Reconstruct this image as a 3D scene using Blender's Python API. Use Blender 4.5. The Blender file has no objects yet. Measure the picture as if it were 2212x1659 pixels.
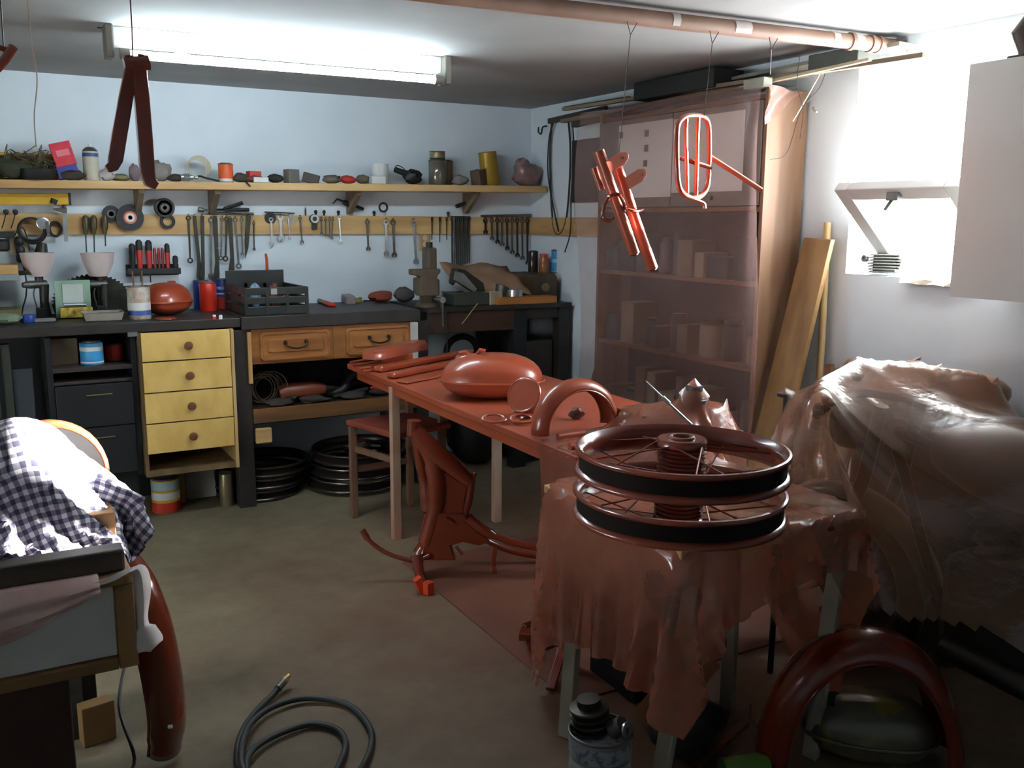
import bpy, math, random
import numpy as np
from mathutils import Vector as V, Matrix as MX
random.seed(7)
S = bpy.context.scene
COL = S.collection
R = math.radians
# ------------------------------------------------------------------ camera
FOC, PITCH, YAW, ROLL, EYE = 2000.0, R(10.1), R(29.4), R(0.4), 1.5
IW, IH = 2212, 1659
fw = V((math.sin(YAW)*math.cos(PITCH), math.cos(YAW)*math.cos(PITCH), -math.sin(PITCH)))
r0 = V((math.cos(YAW), -math.sin(YAW), 0)); u0 = r0.cross(fw)
rt = r0*math.cos(ROLL)+u0*math.sin(ROLL); up = u0*math.cos(ROLL)-r0*math.sin(ROLL)
CAM = V((0, 0, EYE))
cd = bpy.data.cameras.new('camera'); cam = bpy.data.objects.new('camera', cd); COL.objects.link(cam)
cam.matrix_world = MX(((rt.x, up.x, -fw.x, CAM.x), (rt.y, up.y, -fw.y, CAM.y), (rt.z, up.z, -fw.z, CAM.z), (0, 0, 0, 1)))
cd.sensor_fit = 'HORIZONTAL'; cd.sensor_width = 36; cd.lens = 36*FOC/IW; cd.clip_start = .05
S.camera = cam
# ------------------------------------------------------------------ view, sky, sun
S.view_settings.view_transform = 'Standard'; S.view_settings.look = 'None'
S.view_settings.gamma = 1; S.view_settings.use_curve_mapping = False
S.view_settings.exposure = 1.3
SKY, SUN, TUBE = 20.0, 75.0, 42.0
wd = bpy.data.worlds.new('sky'); S.world = wd; wd.use_nodes = True
bg = wd.node_tree.nodes['Background']; bg.inputs[0].default_value = (.93, .97, 1, 1); bg.inputs[1].default_value = SKY
sl = bpy.data.lights.new('sun', 'SUN'); sl.energy = SUN; sl.angle = R(.6); sl.color = (1, .95, .86)
so = bpy.data.objects.new('sun', sl); COL.objects.link(so); so.location = (6, 2.4, 3.5)
SUNDIR = V((-2.95, .25, -.56))
so.rotation_euler = SUNDIR.to_track_quat('-Z', 'Y').to_euler()
# ------------------------------------------------------------------ measuring: pixel of the photograph -> point on a known plane
def on(px, py, ax, val):
    d = fw*FOC+rt*(px-IW/2)-up*(py-IH/2)
    return CAM+d*((val-CAM[ax])/d[ax])
YB, XR, ZC = 5.334, 3.135, 2.2          # back wall, right wall, ceiling
def atY(px, py, y): return on(px, py, 1, y)
def atX(px, py, x): return on(px, py, 0, x)
def atZ(px, py, z): return on(px, py, 2, z)
def wall(px, py, off=.03): return on(px, py, 1, YB-off)
# ------------------------------------------------------------------ materials
def lin(c):
    return tuple(((v/255)/12.92 if v/255 <= .04045 else ((v/255+.055)/1.055)**2.4) for v in c)+(1,)
MATS = {}
def mat(name, rgb, rough=.6, metal=0, var=.12, scale=8, bump=0, coat=0, rgb2=None, stretch=None, trans=0, detail=6, spec=None, contrast=(.3, .7)):
    if name in MATS: return MATS[name]
    m = bpy.data.materials.new(name); m.use_nodes = True; MATS[name] = m
    n = m.node_tree.nodes; l = m.node_tree.links; b = n['Principled BSDF']
    b.inputs['Roughness'].default_value = rough; b.inputs['Metallic'].default_value = metal
    b.inputs['Coat Weight'].default_value = coat; b.inputs['Coat Roughness'].default_value = .12
    if spec is not None: b.inputs['Specular IOR Level'].default_value = spec
    if trans: b.inputs['Transmission Weight'].default_value = trans
    c = lin(rgb)
    c2 = lin(rgb2) if rgb2 else tuple(min(1, v*(1-2*var)) for v in c[:3])+(1,)
    tc = n.new('ShaderNodeTexCoord'); mp = n.new('ShaderNodeMapping'); nz = n.new('ShaderNodeTexNoise')
    l.new(tc.outputs['Object'], mp.inputs[0]); l.new(mp.outputs[0], nz.inputs['Vector'])
    if stretch: mp.inputs['Scale'].default_value = stretch
    nz.inputs['Scale'].default_value = scale; nz.inputs['Detail'].default_value = detail
    cr = n.new('ShaderNodeValToRGB'); cr.color_ramp.elements[0].color = c2; cr.color_ramp.elements[1].color = c
    cr.color_ramp.elements[0].position, cr.color_ramp.elements[1].position = contrast
    l.new(nz.outputs['Fac'], cr.inputs[0]); l.new(cr.outputs[0], b.inputs['Base Color'])
    if bump:
        bp = n.new('ShaderNodeBump'); bp.inputs['Strength'].default_value = bump; bp.inputs['Distance'].default_value = .01
        l.new(nz.outputs['Fac'], bp.inputs['Height']); l.new(bp.outputs[0], b.inputs['Normal'])
    return m
def wood(name, rgb, rgb2, axis='X', rough=.6, scale=10, coat=0):
    st = {'X': (.12, 1, 1), 'Y': (1, .12, 1), 'Z': (1, 1, .12)}[axis]
    return mat(name, rgb, rough, rgb2=rgb2, scale=scale, stretch=st, bump=.15, coat=coat, contrast=(.35, .62))
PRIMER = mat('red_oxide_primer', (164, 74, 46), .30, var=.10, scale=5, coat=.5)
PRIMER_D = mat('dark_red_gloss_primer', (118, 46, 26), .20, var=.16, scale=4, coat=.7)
PRIMER_M = mat('dusty_red_overspray', (160, 74, 46), .45, rgb2=(134, 58, 36), scale=3, coat=.1)
STEEL = mat('bright_steel', (190, 196, 200), .3, .9, scale=20)
GREYST = mat('dull_steel', (112, 112, 108), .45, .7, scale=18, var=.2)
DARKST = mat('oily_dark_steel', (66, 66, 58), .45, .6, scale=20, var=.25)
BLACK = mat('black_rubber', (26, 27, 27), .55, scale=14, var=.2)
DKPL = mat('dark_green_black_plastic', (34, 40, 38), .42, scale=12, var=.2)
WHITE = mat('white_paint', (205, 206, 204), .6, scale=6, var=.04)
PINE = wood('pale_pine', (206, 172, 118), (170, 130, 80), 'X')
PINEZ = wood('pale_pine_upright', (196, 160, 108), (160, 120, 72), 'Z')
BLOND = mat('blond_drawer_board', (212, 178, 104), .55, rgb2=(192, 156, 84), scale=14, stretch=(1, 1, .5))
GREASY = mat('greasy_black_wood', (50, 44, 40), .5, rgb2=(28, 25, 24), scale=9, bump=.1)
DKBROWN = wood('dark_brown_wood', (70, 46, 32), (42, 28, 20), 'X', rough=.5)
BROWNW = wood('varnished_brown_wood', (150, 98, 52), (110, 66, 32), 'X', rough=.35, coat=.3)
CHIP = wood('brown_veneer', (132, 98, 72), (106, 74, 50), 'Z', rough=.55, scale=14)
CARD = mat('brown_cardboard', (150, 112, 72), .8, scale=5)
# ------------------------------------------------------------------ mesh building
class MB:
    def __init__(s): s.v = []; s.f = []
    def add(s, vs, fs):
        o = len(s.v); s.v += [V(p) for p in vs]; s.f += [tuple(i+o for i in f) for f in fs]; return s
    def box(s, c, d, rz=0, m=None):
        c = V(c); hx, hy, hz = d[0]/2, d[1]/2, d[2]/2
        m = m or MX.Rotation(rz, 3, 'Z')
        vs = [c+m@V((x, y, z)) for x in (-hx, hx) for y in (-hy, hy) for z in (-hz, hz)]
        return s.add(vs, [(0, 1, 3, 2), (4, 6, 7, 5), (0, 4, 5, 1), (2, 3, 7, 6), (0, 2, 6, 4), (1, 5, 7, 3)])
    def bb(s, x0, x1, y0, y1, z0, z1): return s.box(((x0+x1)/2, (y0+y1)/2, (z0+z1)/2), (x1-x0, y1-y0, z1-z0))
    def beam(s, a, b, w, t, hint=(0, 0, 1)):
        a, b = V(a), V(b); d = (b-a).normalized(); h = V(hint)
        if abs(d.dot(h)) > .98: h = V((1, 0, 0))
        x = d.cross(h).normalized(); y = x.cross(d)
        vs = [p+x*i*w/2+y*j*t/2 for p in (a, b) for i, j in ((-1, -1), (1, -1), (1, 1), (-1, 1))]
        return s.add(vs, [(3, 2, 1, 0), (4, 5, 6, 7), (0, 1, 5, 4), (1, 2, 6, 5), (2, 3, 7, 6), (3, 0, 4, 7)])
    def loft(s, rings, cap=True, closed=True, loop=False):
        n = len(rings[0]); vs = [p for r in rings for p in r]; fs = []
        k = len(rings)
        for i in range(k if loop else k-1):
            j = (i+1) % k
            for q in range(n if closed else n-1):
                w = (q+1) % n; fs.append((i*n+q, i*n+w, j*n+w, j*n+q))
        if cap and not loop: fs += [tuple(range(n-1, -1, -1)), tuple((k-1)*n+q for q in range(n))]
        return s.add(vs, fs)
    def tube(s, path, r, seg=8, cap=True, loop=False, flat=1.0, hint=None):
        P = [V(p) for p in path]; n = len(P); rr = r if isinstance(r, (list, tuple)) else [r]*n
        T = []
        for i in range(n):
            a = P[(i-1) % n] if (loop or i > 0) else P[0]; b = P[(i+1) % n] if (loop or i < n-1) else P[-1]
            T.append((b-a).normalized())
        h = V(hint) if hint else (V((0, 0, 1)) if abs(T[0].z) < .9 else V((1, 0, 0)))
        x = T[0].cross(h).normalized(); rings = []
        for i in range(n):
            x = (x-T[i]*x.dot(T[i])); x = x.normalized() if x.length > 1e-6 else T[i].orthogonal().normalized()
            y = T[i].cross(x)
            rings.append([P[i]+x*rr[i]*math.cos(2*math.pi*k/seg)+y*rr[i]*flat*math.sin(2*math.pi*k/seg) for k in range(seg)])
        return s.loft(rings, cap, True, loop)
    def cyl(s, a, b, r, r2=None, seg=20): return s.tube([a, b], [r, r if r2 is None else r2], seg)
    def lathe(s, prof, o=(0, 0, 0), axis=(0, 0, 1), seg=24, sx=1, sy=1):
        ax = V(axis).normalized(); h = V((1, 0, 0)) if abs(ax.x) < .9 else V((0, 1, 0))
        x = (h-ax*h.dot(ax)).normalized(); y = ax.cross(x); o = V(o)
        rings = [[o+ax*z+x*r*sx*math.cos(2*math.pi*k/seg)+y*r*sy*math.sin(2*math.pi*k/seg) for k in range(seg)] for r, z in prof]
        return s.loft(rings, cap=tuple(prof[0]) != tuple(prof[-1]))
    def torus(s, c, axis, Rr, r, seg=32, sub=8):
        ax = V(axis).normalized(); x = ax.orthogonal().normalized(); y = ax.cross(x); c = V(c)
        return s.tube([c+(x*math.cos(2*math.pi*k/seg)+y*math.sin(2*math.pi*k/seg))*Rr for k in range(seg)], r, sub, loop=True, hint=ax)
    def prism(s, pts, o, ux, uy, t):
        o, ux, uy = V(o), V(ux), V(uy); n = ux.cross(uy).normalized(); k = len(pts)
        A = [o+ux*p[0]+uy*p[1]-n*t/2 for p in pts]; B = [p+n*t for p in A]
        return s.add(A+B, [tuple(range(k-1, -1, -1)), tuple(range(k, 2*k))]+[(i, (i+1) % k, k+(i+1) % k, k+i) for i in range(k)])
    def rod(s, pts, r, seg=6): return s.tube(smooth(pts), r, seg)
    def blob(s, c, d, seed=0, amp=.18, nu=12, nv=8, rz=0, flat=True):
        rnd = random.Random(seed); c = V(c); ph = [(rnd.uniform(1, 4), rnd.uniform(1, 4), rnd.uniform(0, 6)) for _ in range(4)]
        cs, sn = math.cos(rz), math.sin(rz); rings = []
        for i in range(nv+1):
            t = -math.pi/2+math.pi*(i if 0 < i < nv else (i+.08 if i == 0 else i-.08))/nv; ring = []
            for k in range(nu):
                a = 2*math.pi*k/nu
                q = 1+amp*sum(math.sin(p[0]*t*1.3+p[1]*round(p[2])*0+round(p[1])*a+p[2]) for p in ph)/2.2
                x, y, z = math.cos(t)*math.cos(a)*d[0]/2*q, math.cos(t)*math.sin(a)*d[1]/2*q, math.sin(t)*d[2]/2*(q if t > 0 else 1)
                ring.append(c+V((x*cs-y*sn, x*sn+y*cs, z)))
            rings.append(ring)
        return s.loft(rings)
    def mesh(s, name, off=V((0, 0, 0)), smooth_=False):
        me = bpy.data.meshes.new(name); me.from_pydata([tuple(p-off) for p in s.v], [], s.f)
        if smooth_:
            me.polygons.foreach_set('use_smooth', [True]*len(me.polygons))
        me.update(); return me
    def build(s, name, m, parent=None, sm=False, bevel=0, off=None, label=None, thick=0, sub=0):
        o_ = off if off is not None else (parent_loc(parent) if parent else V((0, 0, 0)))
        ob = bpy.data.objects.new(name, s.mesh(name, o_, sm)); COL.objects.link(ob)
        ob.data.materials.append(m)
        if parent:
            ob.parent = parent; pl = parent_loc(parent.parent) if parent.parent else None
        else: ob.location = o_
        if label: ob['label'] = label
        if thick:
            q = ob.modifiers.new('thickness', 'SOLIDIFY'); q.thickness = thick; q.offset = 0
        if sub:
            q = ob.modifiers.new('subdivision', 'SUBSURF'); q.levels = sub; q.render_levels = sub
        if bevel:
            q = ob.modifiers.new('bevel', 'BEVEL'); q.width = bevel; q.segments = 2; q.limit_method = 'ANGLE'; q.angle_limit = R(40)
        if sm and not sub:
            try:
                ob.data.set_sharp_from_angle(angle=R(42))
            except Exception: pass
        return ob
def parent_loc(p):
    a = V((0, 0, 0))
    while p is not None: a = a+p.location; p = p.parent
    return a
def smooth(pts, n=6):
    P = [V(p) for p in pts]
    if len(P) < 3: return P
    out = []
    for i in range(len(P)-1):
        p0 = P[i-1] if i else P[0]*2-P[1]; p1, p2 = P[i], P[i+1]; p3 = P[i+2] if i+2 < len(P) else P[-1]*2-P[-2]
        for k in range(n):
            t = k/n; out.append(.5*((2*p1)+(p2-p0)*t+(2*p0-5*p1+4*p2-p3)*t*t+(3*p1-p0-3*p2+p3)*t**3))
    return out+[P[-1]]
def thing(name, label, cat, loc=(0, 0, 0), group=None):
    o = bpy.data.objects.new(name, None); COL.objects.link(o); o.location = V(loc); o.empty_display_size = .05
    o['label'] = label; o['category'] = cat
    if group: o['group'] = group
    return o
def tag(o, label, cat, group=None):
    o['label'] = label; o['category'] = cat
    if group: o['group'] = group
    return o
def one(name, mb, m, label, cat, group=None, sm=False, bevel=0, thick=0, sub=0):
    lo = V((min(p.x for p in mb.v), min(p.y for p in mb.v), min(p.z for p in mb.v)))
    hi = V((max(p.x for p in mb.v), max(p.y for p in mb.v), 0))
    off = V(((lo.x+hi.x)/2, (lo.y+hi.y)/2, lo.z))
    return tag(mb.build(name, m, None, sm, bevel, off, thick=thick, sub=sub), label, cat, group)
def struct(name, mb, m, parent=None, sm=False, bevel=0):
    o = mb.build(name, m, parent, sm, bevel)
    if not parent: o['kind'] = 'structure'
    return o
def dup(root, delta, label=None):
    r = root.copy(); COL.objects.link(r); r.location = root.location+V(delta)
    if label: r['label'] = label
    for ch in root.children:
        c = ch.copy(); COL.objects.link(c); c.parent = r
        for g in ch.children:
            d = g.copy(); COL.objects.link(d); d.parent = c
    return r
# ================================================================== the room
def wallmat(name, rgb, rgb2, bump=.2, scale=3):
    return mat(name, rgb, .85, rgb2=rgb2, scale=scale, bump=bump, detail=10, contrast=(.25, .75))
WALLM = wallmat('white_plaster', (214, 224, 232), (202, 212, 220))
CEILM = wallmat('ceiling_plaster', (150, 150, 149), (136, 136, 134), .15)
def floor_material():
    m = bpy.data.materials.new('stained_concrete'); m.use_nodes = True; n = m.node_tree.nodes; l = m.node_tree.links
    b = n['Principled BSDF']; tc = n.new('ShaderNodeTexCoord')
    def noise(sc, de, rough=.6):
        z = n.new('ShaderNodeTexNoise'); z.inputs['Scale'].default_value = sc; z.inputs['Detail'].default_value = de
        z.inputs['Roughness'].default_value = rough; l.new(tc.outputs['Object'], z.inputs['Vector']); return z
    def ramp(src, a, b_, c1, c2):
        q = n.new('ShaderNodeValToRGB'); q.color_ramp.elements[0].position = a; q.color_ramp.elements[1].position = b_
        q.color_ramp.elements[0].color = c1; q.color_ramp.elements[1].color = c2; l.new(src, q.inputs[0]); return q
    n1, n2, n3 = noise(1.6, 8), noise(9, 10, .7), noise(2.3, 5)
    base = ramp(n2.outputs['Fac'], .3, .7, lin((86, 80, 62)), lin((128, 118, 96)))
    big = ramp(n1.outputs['Fac'], .35, .68, lin((92, 78, 58)), lin((142, 132, 106)))
    mx = n.new('ShaderNodeMix'); mx.data_type = 'RGBA'; mx.blend_type = 'MIX'; mx.inputs[0].default_value = .5
    l.new(base.outputs[0], mx.inputs[6]); l.new(big.outputs[0], mx.inputs[7])
    # red dust from spraying lies thickest round the table
    sp = n.new('ShaderNodeVectorMath'); sp.operation = 'DISTANCE'; sp.inputs[1].default_value = (2.0, 2.9, 0)
    l.new(tc.outputs['Object'], sp.inputs[0])
    mr = n.new('ShaderNodeMapRange'); mr.inputs[1].default_value = .45; mr.inputs[2].default_value = 1.9
    mr.inputs[3].default_value = .75; mr.inputs[4].default_value = 0; l.new(sp.outputs['Value'], mr.inputs[0])
    mu = n.new('ShaderNodeMath'); mu.operation = 'MULTIPLY'; l.new(mr.outputs[0], mu.inputs[0])
    q3 = ramp(n3.outputs['Fac'], .2, .6, (.4, .4, .4, 1), (1, 1, 1, 1)); l.new(q3.outputs[0], mu.inputs[1])
    m2 = n.new('ShaderNodeMix'); m2.data_type = 'RGBA'; m2.inputs[7].default_value = lin((104, 54, 36))
    l.new(mu.outputs[0], m2.inputs[0]); l.new(mx.outputs[2], m2.inputs[6]); l.new(m2.outputs[2], b.inputs['Base Color'])
    b.inputs['Roughness'].default_value = .7
    bp = n.new('ShaderNodeBump'); bp.inputs['Strength'].default_value = .25; bp.inputs['Distance'].default_value = .006
    l.new(n2.outputs['Fac'], bp.inputs['Height']); l.new(bp.outputs[0], b.inputs['Normal'])
    return m
XL, YF, T = -1.5, -1.3, .36
struct('floor', MB().bb(XL-.2, XR+T, YF-.2, YB+.2, -.12, 0), floor_material())
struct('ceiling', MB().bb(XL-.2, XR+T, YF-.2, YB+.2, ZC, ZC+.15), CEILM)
struct('wall_back', MB().bb(XL-.2, XR+T, YB, YB+.2, 0, ZC), WALLM)
struct('wall_left', MB().bb(XL-.2, XL, YF, YB, 0, ZC), WALLM)
struct('wall_front', MB().bb(XL-.2, XR+T, YF-.2, YF, 0, ZC), WALLM)
WY0, WY1, WZ0, WZ1 = 1.90, 2.72, 1.285, 2.13
w = MB()
w.bb(XR, XR+T, YF, WY0, 0, ZC); w.bb(XR, XR+T, WY1, YB, 0, ZC); w.bb(XR, XR+T, WY0, WY1, 0, WZ0); w.bb(XR, XR+T, WY0, WY1, WZ1, ZC)
struct('wall_right', w, WALLM)
# window: fixed outer frame in the reveal and one sash tilted into the room
def glass_mat():
    m = bpy.data.materials.new('window_glass'); m.use_nodes = True; n = m.node_tree.nodes; l = m.node_tree.links
    n.remove(n['Principled BSDF']); o = n['Material Output']
    t = n.new('ShaderNodeBsdfTransparent'); t.inputs[0].default_value = (.93, .96, .95, 1)
    g = n.new('ShaderNodeBsdfGlossy'); g.inputs['Roughness'].default_value = .05
    mx = n.new('ShaderNodeMixShader'); mx.inputs[0].default_value = .08
    l.new(t.outputs[0], mx.inputs[1]); l.new(g.outputs[0], mx.inputs[2]); l.new(mx.outputs[0], o.inputs[0]); return m
GLASS = glass_mat()
wn = bpy.data.objects.new('window_1', None); COL.objects.link(wn); wn.location = (XR+.25, (WY0+WY1)/2, WZ0); wn['kind'] = 'structure'
f = MB(); x0, x1 = XR+.22, XR+.28
f.bb(x0, x1, WY0, WY0+.05, WZ0, WZ1); f.bb(x0, x1, WY1-.05, WY1, WZ0, WZ1); f.bb(x0, x1, WY0+.05, WY1-.05, WZ1-.05, WZ1); f.bb(x0, x1, WY0+.05, WY1-.05, WZ0, WZ0+.04)
f.build('window_frame', WHITE, wn, bevel=.004)
# tilted sash, hinged at its foot
SB, ST = V((XR+.12, 0, 1.325)), V((2.91, 0, 1.635))
sy0, sy1 = 2.06, 2.60
dv = (ST-SB).normalized(); nv = V((dv.z, 0, -dv.x))
sf = MB()
for y in (sy0+.03, sy1-.03): sf.beam(SB+V((0, y, 0)), ST+V((0, y, 0)), .06, .04, nv)
for q in (SB+dv*.03, ST-dv*.03): sf.beam(q+V((0, sy0+.06, 0)), q+V((0, sy1-.06, 0)), .06, .04, nv)
so_ = sf.build('sash', WHITE, wn, bevel=.004)
MB().add([SB+V((0, sy0+.05, 0)), SB+V((0, sy1-.05, 0)), ST+V((0, sy1-.05, 0)), ST+V((0, sy0+.05, 0))], [(0, 1, 2, 3)]).build('pane', GLASS, so_)
lt = ST-dv*.02-nv*.0+V((-.01, 2.33, -.03))
MB().box(lt, (.03, .05, .03)).cyl(lt, lt+V((-.01, .03, -.05)), .008, .006, 8).build('latch', GREYST, so_, bevel=.003)
# the paper lying on the sill
pts = [(-.0, 2.12), (0, 2.62)]
pb = MB(); rows = []
for i, x in enumerate((XR+.18, XR+.08, XR-.005, XR-.03, XR-.035)):
    z = (WZ0+.004, WZ0+.005, WZ0+.006, WZ0-.004, WZ0-.02)[i]
    rows.append([V((x+.008*math.sin(k*1.7+i), 2.12+.3*k/8, z+.003*math.sin(k*2.1+i*1.3))) for k in range(9)])
pb.loft(rows, cap=False, closed=False)
one('paper_sheet', pb, mat('cream_paper', (226, 216, 196), .8), 'sheet of cream paper drooping over the window sill', 'paper', thick=.002)
# ================================================================== fluorescent lamp on the ceiling
def mpp(P): return (V(P)-CAM).dot(fw)/FOC
def emit(name, rgb, st):
    m = bpy.data.materials.new(name); m.use_nodes = True; b = m.node_tree.nodes['Principled BSDF']
    b.inputs['Base Color'].default_value = (*rgb, 1); b.inputs['Emission Color'].default_value = (*rgb, 1); b.inputs['Emission Strength'].default_value = st
    return m
la, lb = V((.47, 3.90, ZC)), V((1.81, 3.865, ZC)); ld = (lb-la).normalized()
lamp = thing('fluorescent_lamp', 'long fluorescent batten lamp with one glowing tube under the ceiling', 'lamp', (la+lb)/2)
b = MB(); b.beam(la+V((0, .02, -.035)), lb+V((0, .02, -.035)), .06, .07); b.build('batten_body', mat('grey_white_enamel', (196, 196, 192), .5), lamp, bevel=.006)
for e, s_ in ((la, -1), (lb, 1)):
    c0 = e+ld*s_*.012+V((0, -.005, -.06))
    MB().box(c0, (.03, .085, .12)).build('end_cap', mat('dirty_grey_plastic', (104, 98, 90), .5), lamp, bevel=.006)
    k = e-ld*s_*.02+V((0, -.045, -.105))
    MB().cyl(k-ld*.02*0, k-ld*s_*.035, .021, seg=14).build('socket', mat('dirty_grey_plastic', (104, 98, 90)), lamp, sm=True)
MB().cyl(la+ld*.05+V((0, -.045, -.105)), lb-ld*.05+V((0, -.045, -.105)), .0165, seg=16).build('tube', emit('tube_glow', (.76, .92, 1.0), TUBE), lamp, sm=True)
MB().cyl(la+ld*.22+V((0, -.03, -.09)), la+ld*.26+V((0, -.03, -.09)), .017, seg=12).build('starter', WHITE, lamp, sm=True)
MB().beam(la+V((-.04, .06, -.002)), lb+V((.04, .06, -.002)), .012, .004).build('cable_strip', DARKST, lamp)
# ================================================================== long wall shelf
def shz(x): return 1.668+.0125*x
SX0, SX1, SY0 = -.7, 3.115, 5.10
sh = thing('wall_shelf', 'long pale pine shelf running along the back wall above the tools', 'shelf', (1.2, 5.2, 1.62))
b = MB(); b.add([V((x, y, shz(x)+dz)) for x in (SX0, SX1) for y in (SY0, YB-.002) for dz in (-.04, 0)], [(0, 1, 3, 2), (4, 6, 7, 5), (0, 4, 5, 1), (2, 3, 7, 6), (0, 2, 6, 4), (1, 5, 7, 3)])
b.build('shelf_board', PINE, sh, bevel=.003)
for px in (295, 455, 752, 1003):
    p = wall(px, 435, .0); z = shz(p.x)-.04
    q = MB(); q.prism([(0, 0), (-.19, 0), (-.19, -.02), (-.03, -.13), (0, -.13)], (p.x, YB-.003, z), (0, 1, 0), (0, 0, 1), .03)
    q.build('bracket', mat('grey_brown_bracket_wood', (120, 104, 84), .7), sh, bevel=.003)
# ---- goods on the shelf
def sp(px, Y, dz=0):
    p = atY(px, 392, Y); return V((p.x, Y, shz(p.x)+dz))
def tin(px0, px1, py0, Y, m, name, label, cat='can', lid=None, band=None, group=None, base=None, lean=0, rim=True):
    """a round can standing on the shelf; px0..px1 its width, py0 its top row"""
    c = base or sp((px0+px1)/2, Y); k = mpp(c); r = (px1-px0)/2*k; h = c.z and (atY((px0+px1)/2, py0, c.y).z-c.z)
    t = thing(name, label, cat, c, group)
    ax = V((math.sin(lean), 0, math.cos(lean)))
    pr = [(r*.96, 0), (r, .003), (r, h-.003), (r*.95, h), (r*.93, h-.004), (0.001, h-.004)] if rim else [(r, 0), (r, h)]
    MB().lathe(pr, c, ax, 24).build('can_body', m, t, sm=True)
    if rim:
        for z_ in (h-.002, .002): MB().torus(c+ax*z_, ax, r*.98, .0025, 24, 6).build('rim', GREYST, t, sm=True)
    if lid: MB().lathe([(r*.8, h-.003), (r*.8, h+.004), (r*.5, h+.006), (.001, h+.006)], c, ax, 20).build('lid', lid, t, sm=True)
    if band:
        for z0, z1, bm in band: MB().lathe([(r*1.006, h*z0), (r*1.006, h*z1)], c, ax, 24).build('label_band', bm, t, sm=True)
    return t
YM = mat('yellow_plastic', (206, 162, 40), .5); REDM = mat('red_plastic', (196, 44, 34), .45); BLUEM = mat('blue_paint', (32, 62, 150), .45)
ORANGE = mat('orange_paint', (224, 92, 36), .45); CREAM = mat('cream_tin', (188, 184, 164), .5); OLIVE = mat('old_gold_tin', (168, 136, 44), .4, .3)
GREYBAG = mat('grey_rag', (130, 124, 120), .9, bump=.5); SKYB = mat('sky_blue_tin', (60, 150, 205), .45); BRTIN = mat('tarnished_tin', (140, 128, 100), .4, .6)
def shelf_box(px0, px1, py0, Y, d, m, name, label, cat, rz=0, tilt=0, dz=0):
    c = sp((px0+px1)/2, Y, dz); k = mpp(c); w_ = (px1-px0)*k; h = atY((px0+px1)/2, py0, Y).z-c.z
    mm = MX.Rotation(rz, 3, 'Z') @ MX.Rotation(tilt, 3, 'Y')
    return one(name, MB().box(c+V((0, 0, h/2)), (w_, d, h), m=mm), m, label, cat, bevel=.003)
shelf_box(-40, 118, 331, 5.27, .07, YM, 'tool_case', 'flat yellow plastic case lying behind the wire tangle on the shelf', 'case')
c = sp(66, 5.18); rn = random.Random(3); tw = MB()
for i in range(26):
    pts = [c+V((rn.uniform(-.12, .13), rn.uniform(-.05, .05), abs(rn.gauss(.06, .05))+.006)) for _ in range(5)]
    tw.tube(smooth(pts, 4), .0022, 5)
one('wire_tangle', tw, mat('rusty_brown_wire', (92, 84, 60), .6, .3), 'bushy tangle of brown and green wire at the left end of shelf', 'wire', sm=True)
c = sp(82, 5.14); t = thing('oil_tray', 'small black round tray under the wire tangle on the shelf', 'tray', c)
MB().lathe([(.07, 0), (.075, .004), (.085, .05), (.082, .05), (.072, .008), (.001, .006)], c, (0, 0, 1), 24).build('tray_body', BLACK, t, sm=True)
MB().torus(c+V((0, 0, .05)), (0, 0, 1), .084, .004, 24, 6).build('tray_lip', DARKST, t, sm=True)
c = sp(28, 5.16); one('dark_bundle', MB().blob(c+V((0, 0, .05)), (.16, .12, .10), 4, .25), mat('dark_green_cloth', (58, 62, 44), .9, bump=.5), 'dark green rag bundle at the far left of the shelf', 'rag', sm=True)
c = sp(140, 5.16); t = thing('packet', 'leaning red and blue printed packet beside the spray can', 'packet', c)
mm = MX.Rotation(R(-14), 3, 'Y') @ MX.Rotation(R(-8), 3, 'X')
MB().box(c+V((0, 0, .125)), (.095, .03, .115), m=mm).build('upper_panel', mat('crimson_card', (208, 46, 62), .5, rgb2=(180, 30, 48), scale=30), t, bevel=.002)
MB().box(c+mm@V((.0, 0, -.06))+V((.0, 0, .105)), (.095, .031, .07), m=mm).build('lower_panel', mat('navy_card', (50, 56, 140), .5), t, bevel=.002)
MB().box(c+mm@V((0, -.017, .0))+V((0, 0, .13)), (.06, .002, .03), m=mm).build('print_patch', mat('pink_print', (226, 120, 130), .5), t)
c = sp(199, 5.17); k = mpp(c); t = thing('spray_can', 'tall cream spray can with blue band standing on the shelf', 'can', c)
r = 16*k; h = 60*k
MB().lathe([(r*.95, 0), (r, .003), (r, h), (r*.97, h+.004)], c, (0, 0, 1), 24).build('can_body', CREAM, t, sm=True)
MB().lathe([(r*1.01, h*.84), (r*1.01, h*.97)], c, (0, 0, 1), 24).build('blue_band', mat('dusty_blue', (66, 82, 140), .5), t, sm=True)
MB().lathe([(r, h), (r*.9, h+.012), (r*.55, h+.024), (r*.35, h+.026)], c, (0, 0, 1), 24).build('dome', GREYST, t, sm=True)
MB().cyl(c+V((0, 0, h+.026)), c+V((0, 0, h+.042)), .008, seg=12).build('nozzle', WHITE, t, sm=True)
def lump(px0, px1, py0, Y, m, name, label, cat, seed, amp=.2, d=None):
    c = sp((px0+px1)/2, Y); k = mpp(c); w_ = (px1-px0)*k; h = max(.012, atY((px0+px1)/2, py0, Y).z-c.z)
    return one(name, MB().blob(c+V((0, 0, h/2)), (w_, d or w_*.7, h), seed, amp), m, label, cat, sm=True)
DRAG = mat('dark_brown_rag', (62, 54, 48), .9, bump=.5)
lump(132, 184, 366, 5.15, DRAG, 'dark_rag', 'low dark rag between the packet and the spray can', 'rag', 11)
lump(216, 246, 366, 5.15, mat('pale_bag', (170, 162, 160), .8, bump=.5), 'small_bag', 'small crumpled pale bag right of the spray can', 'bag', 12)
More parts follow.
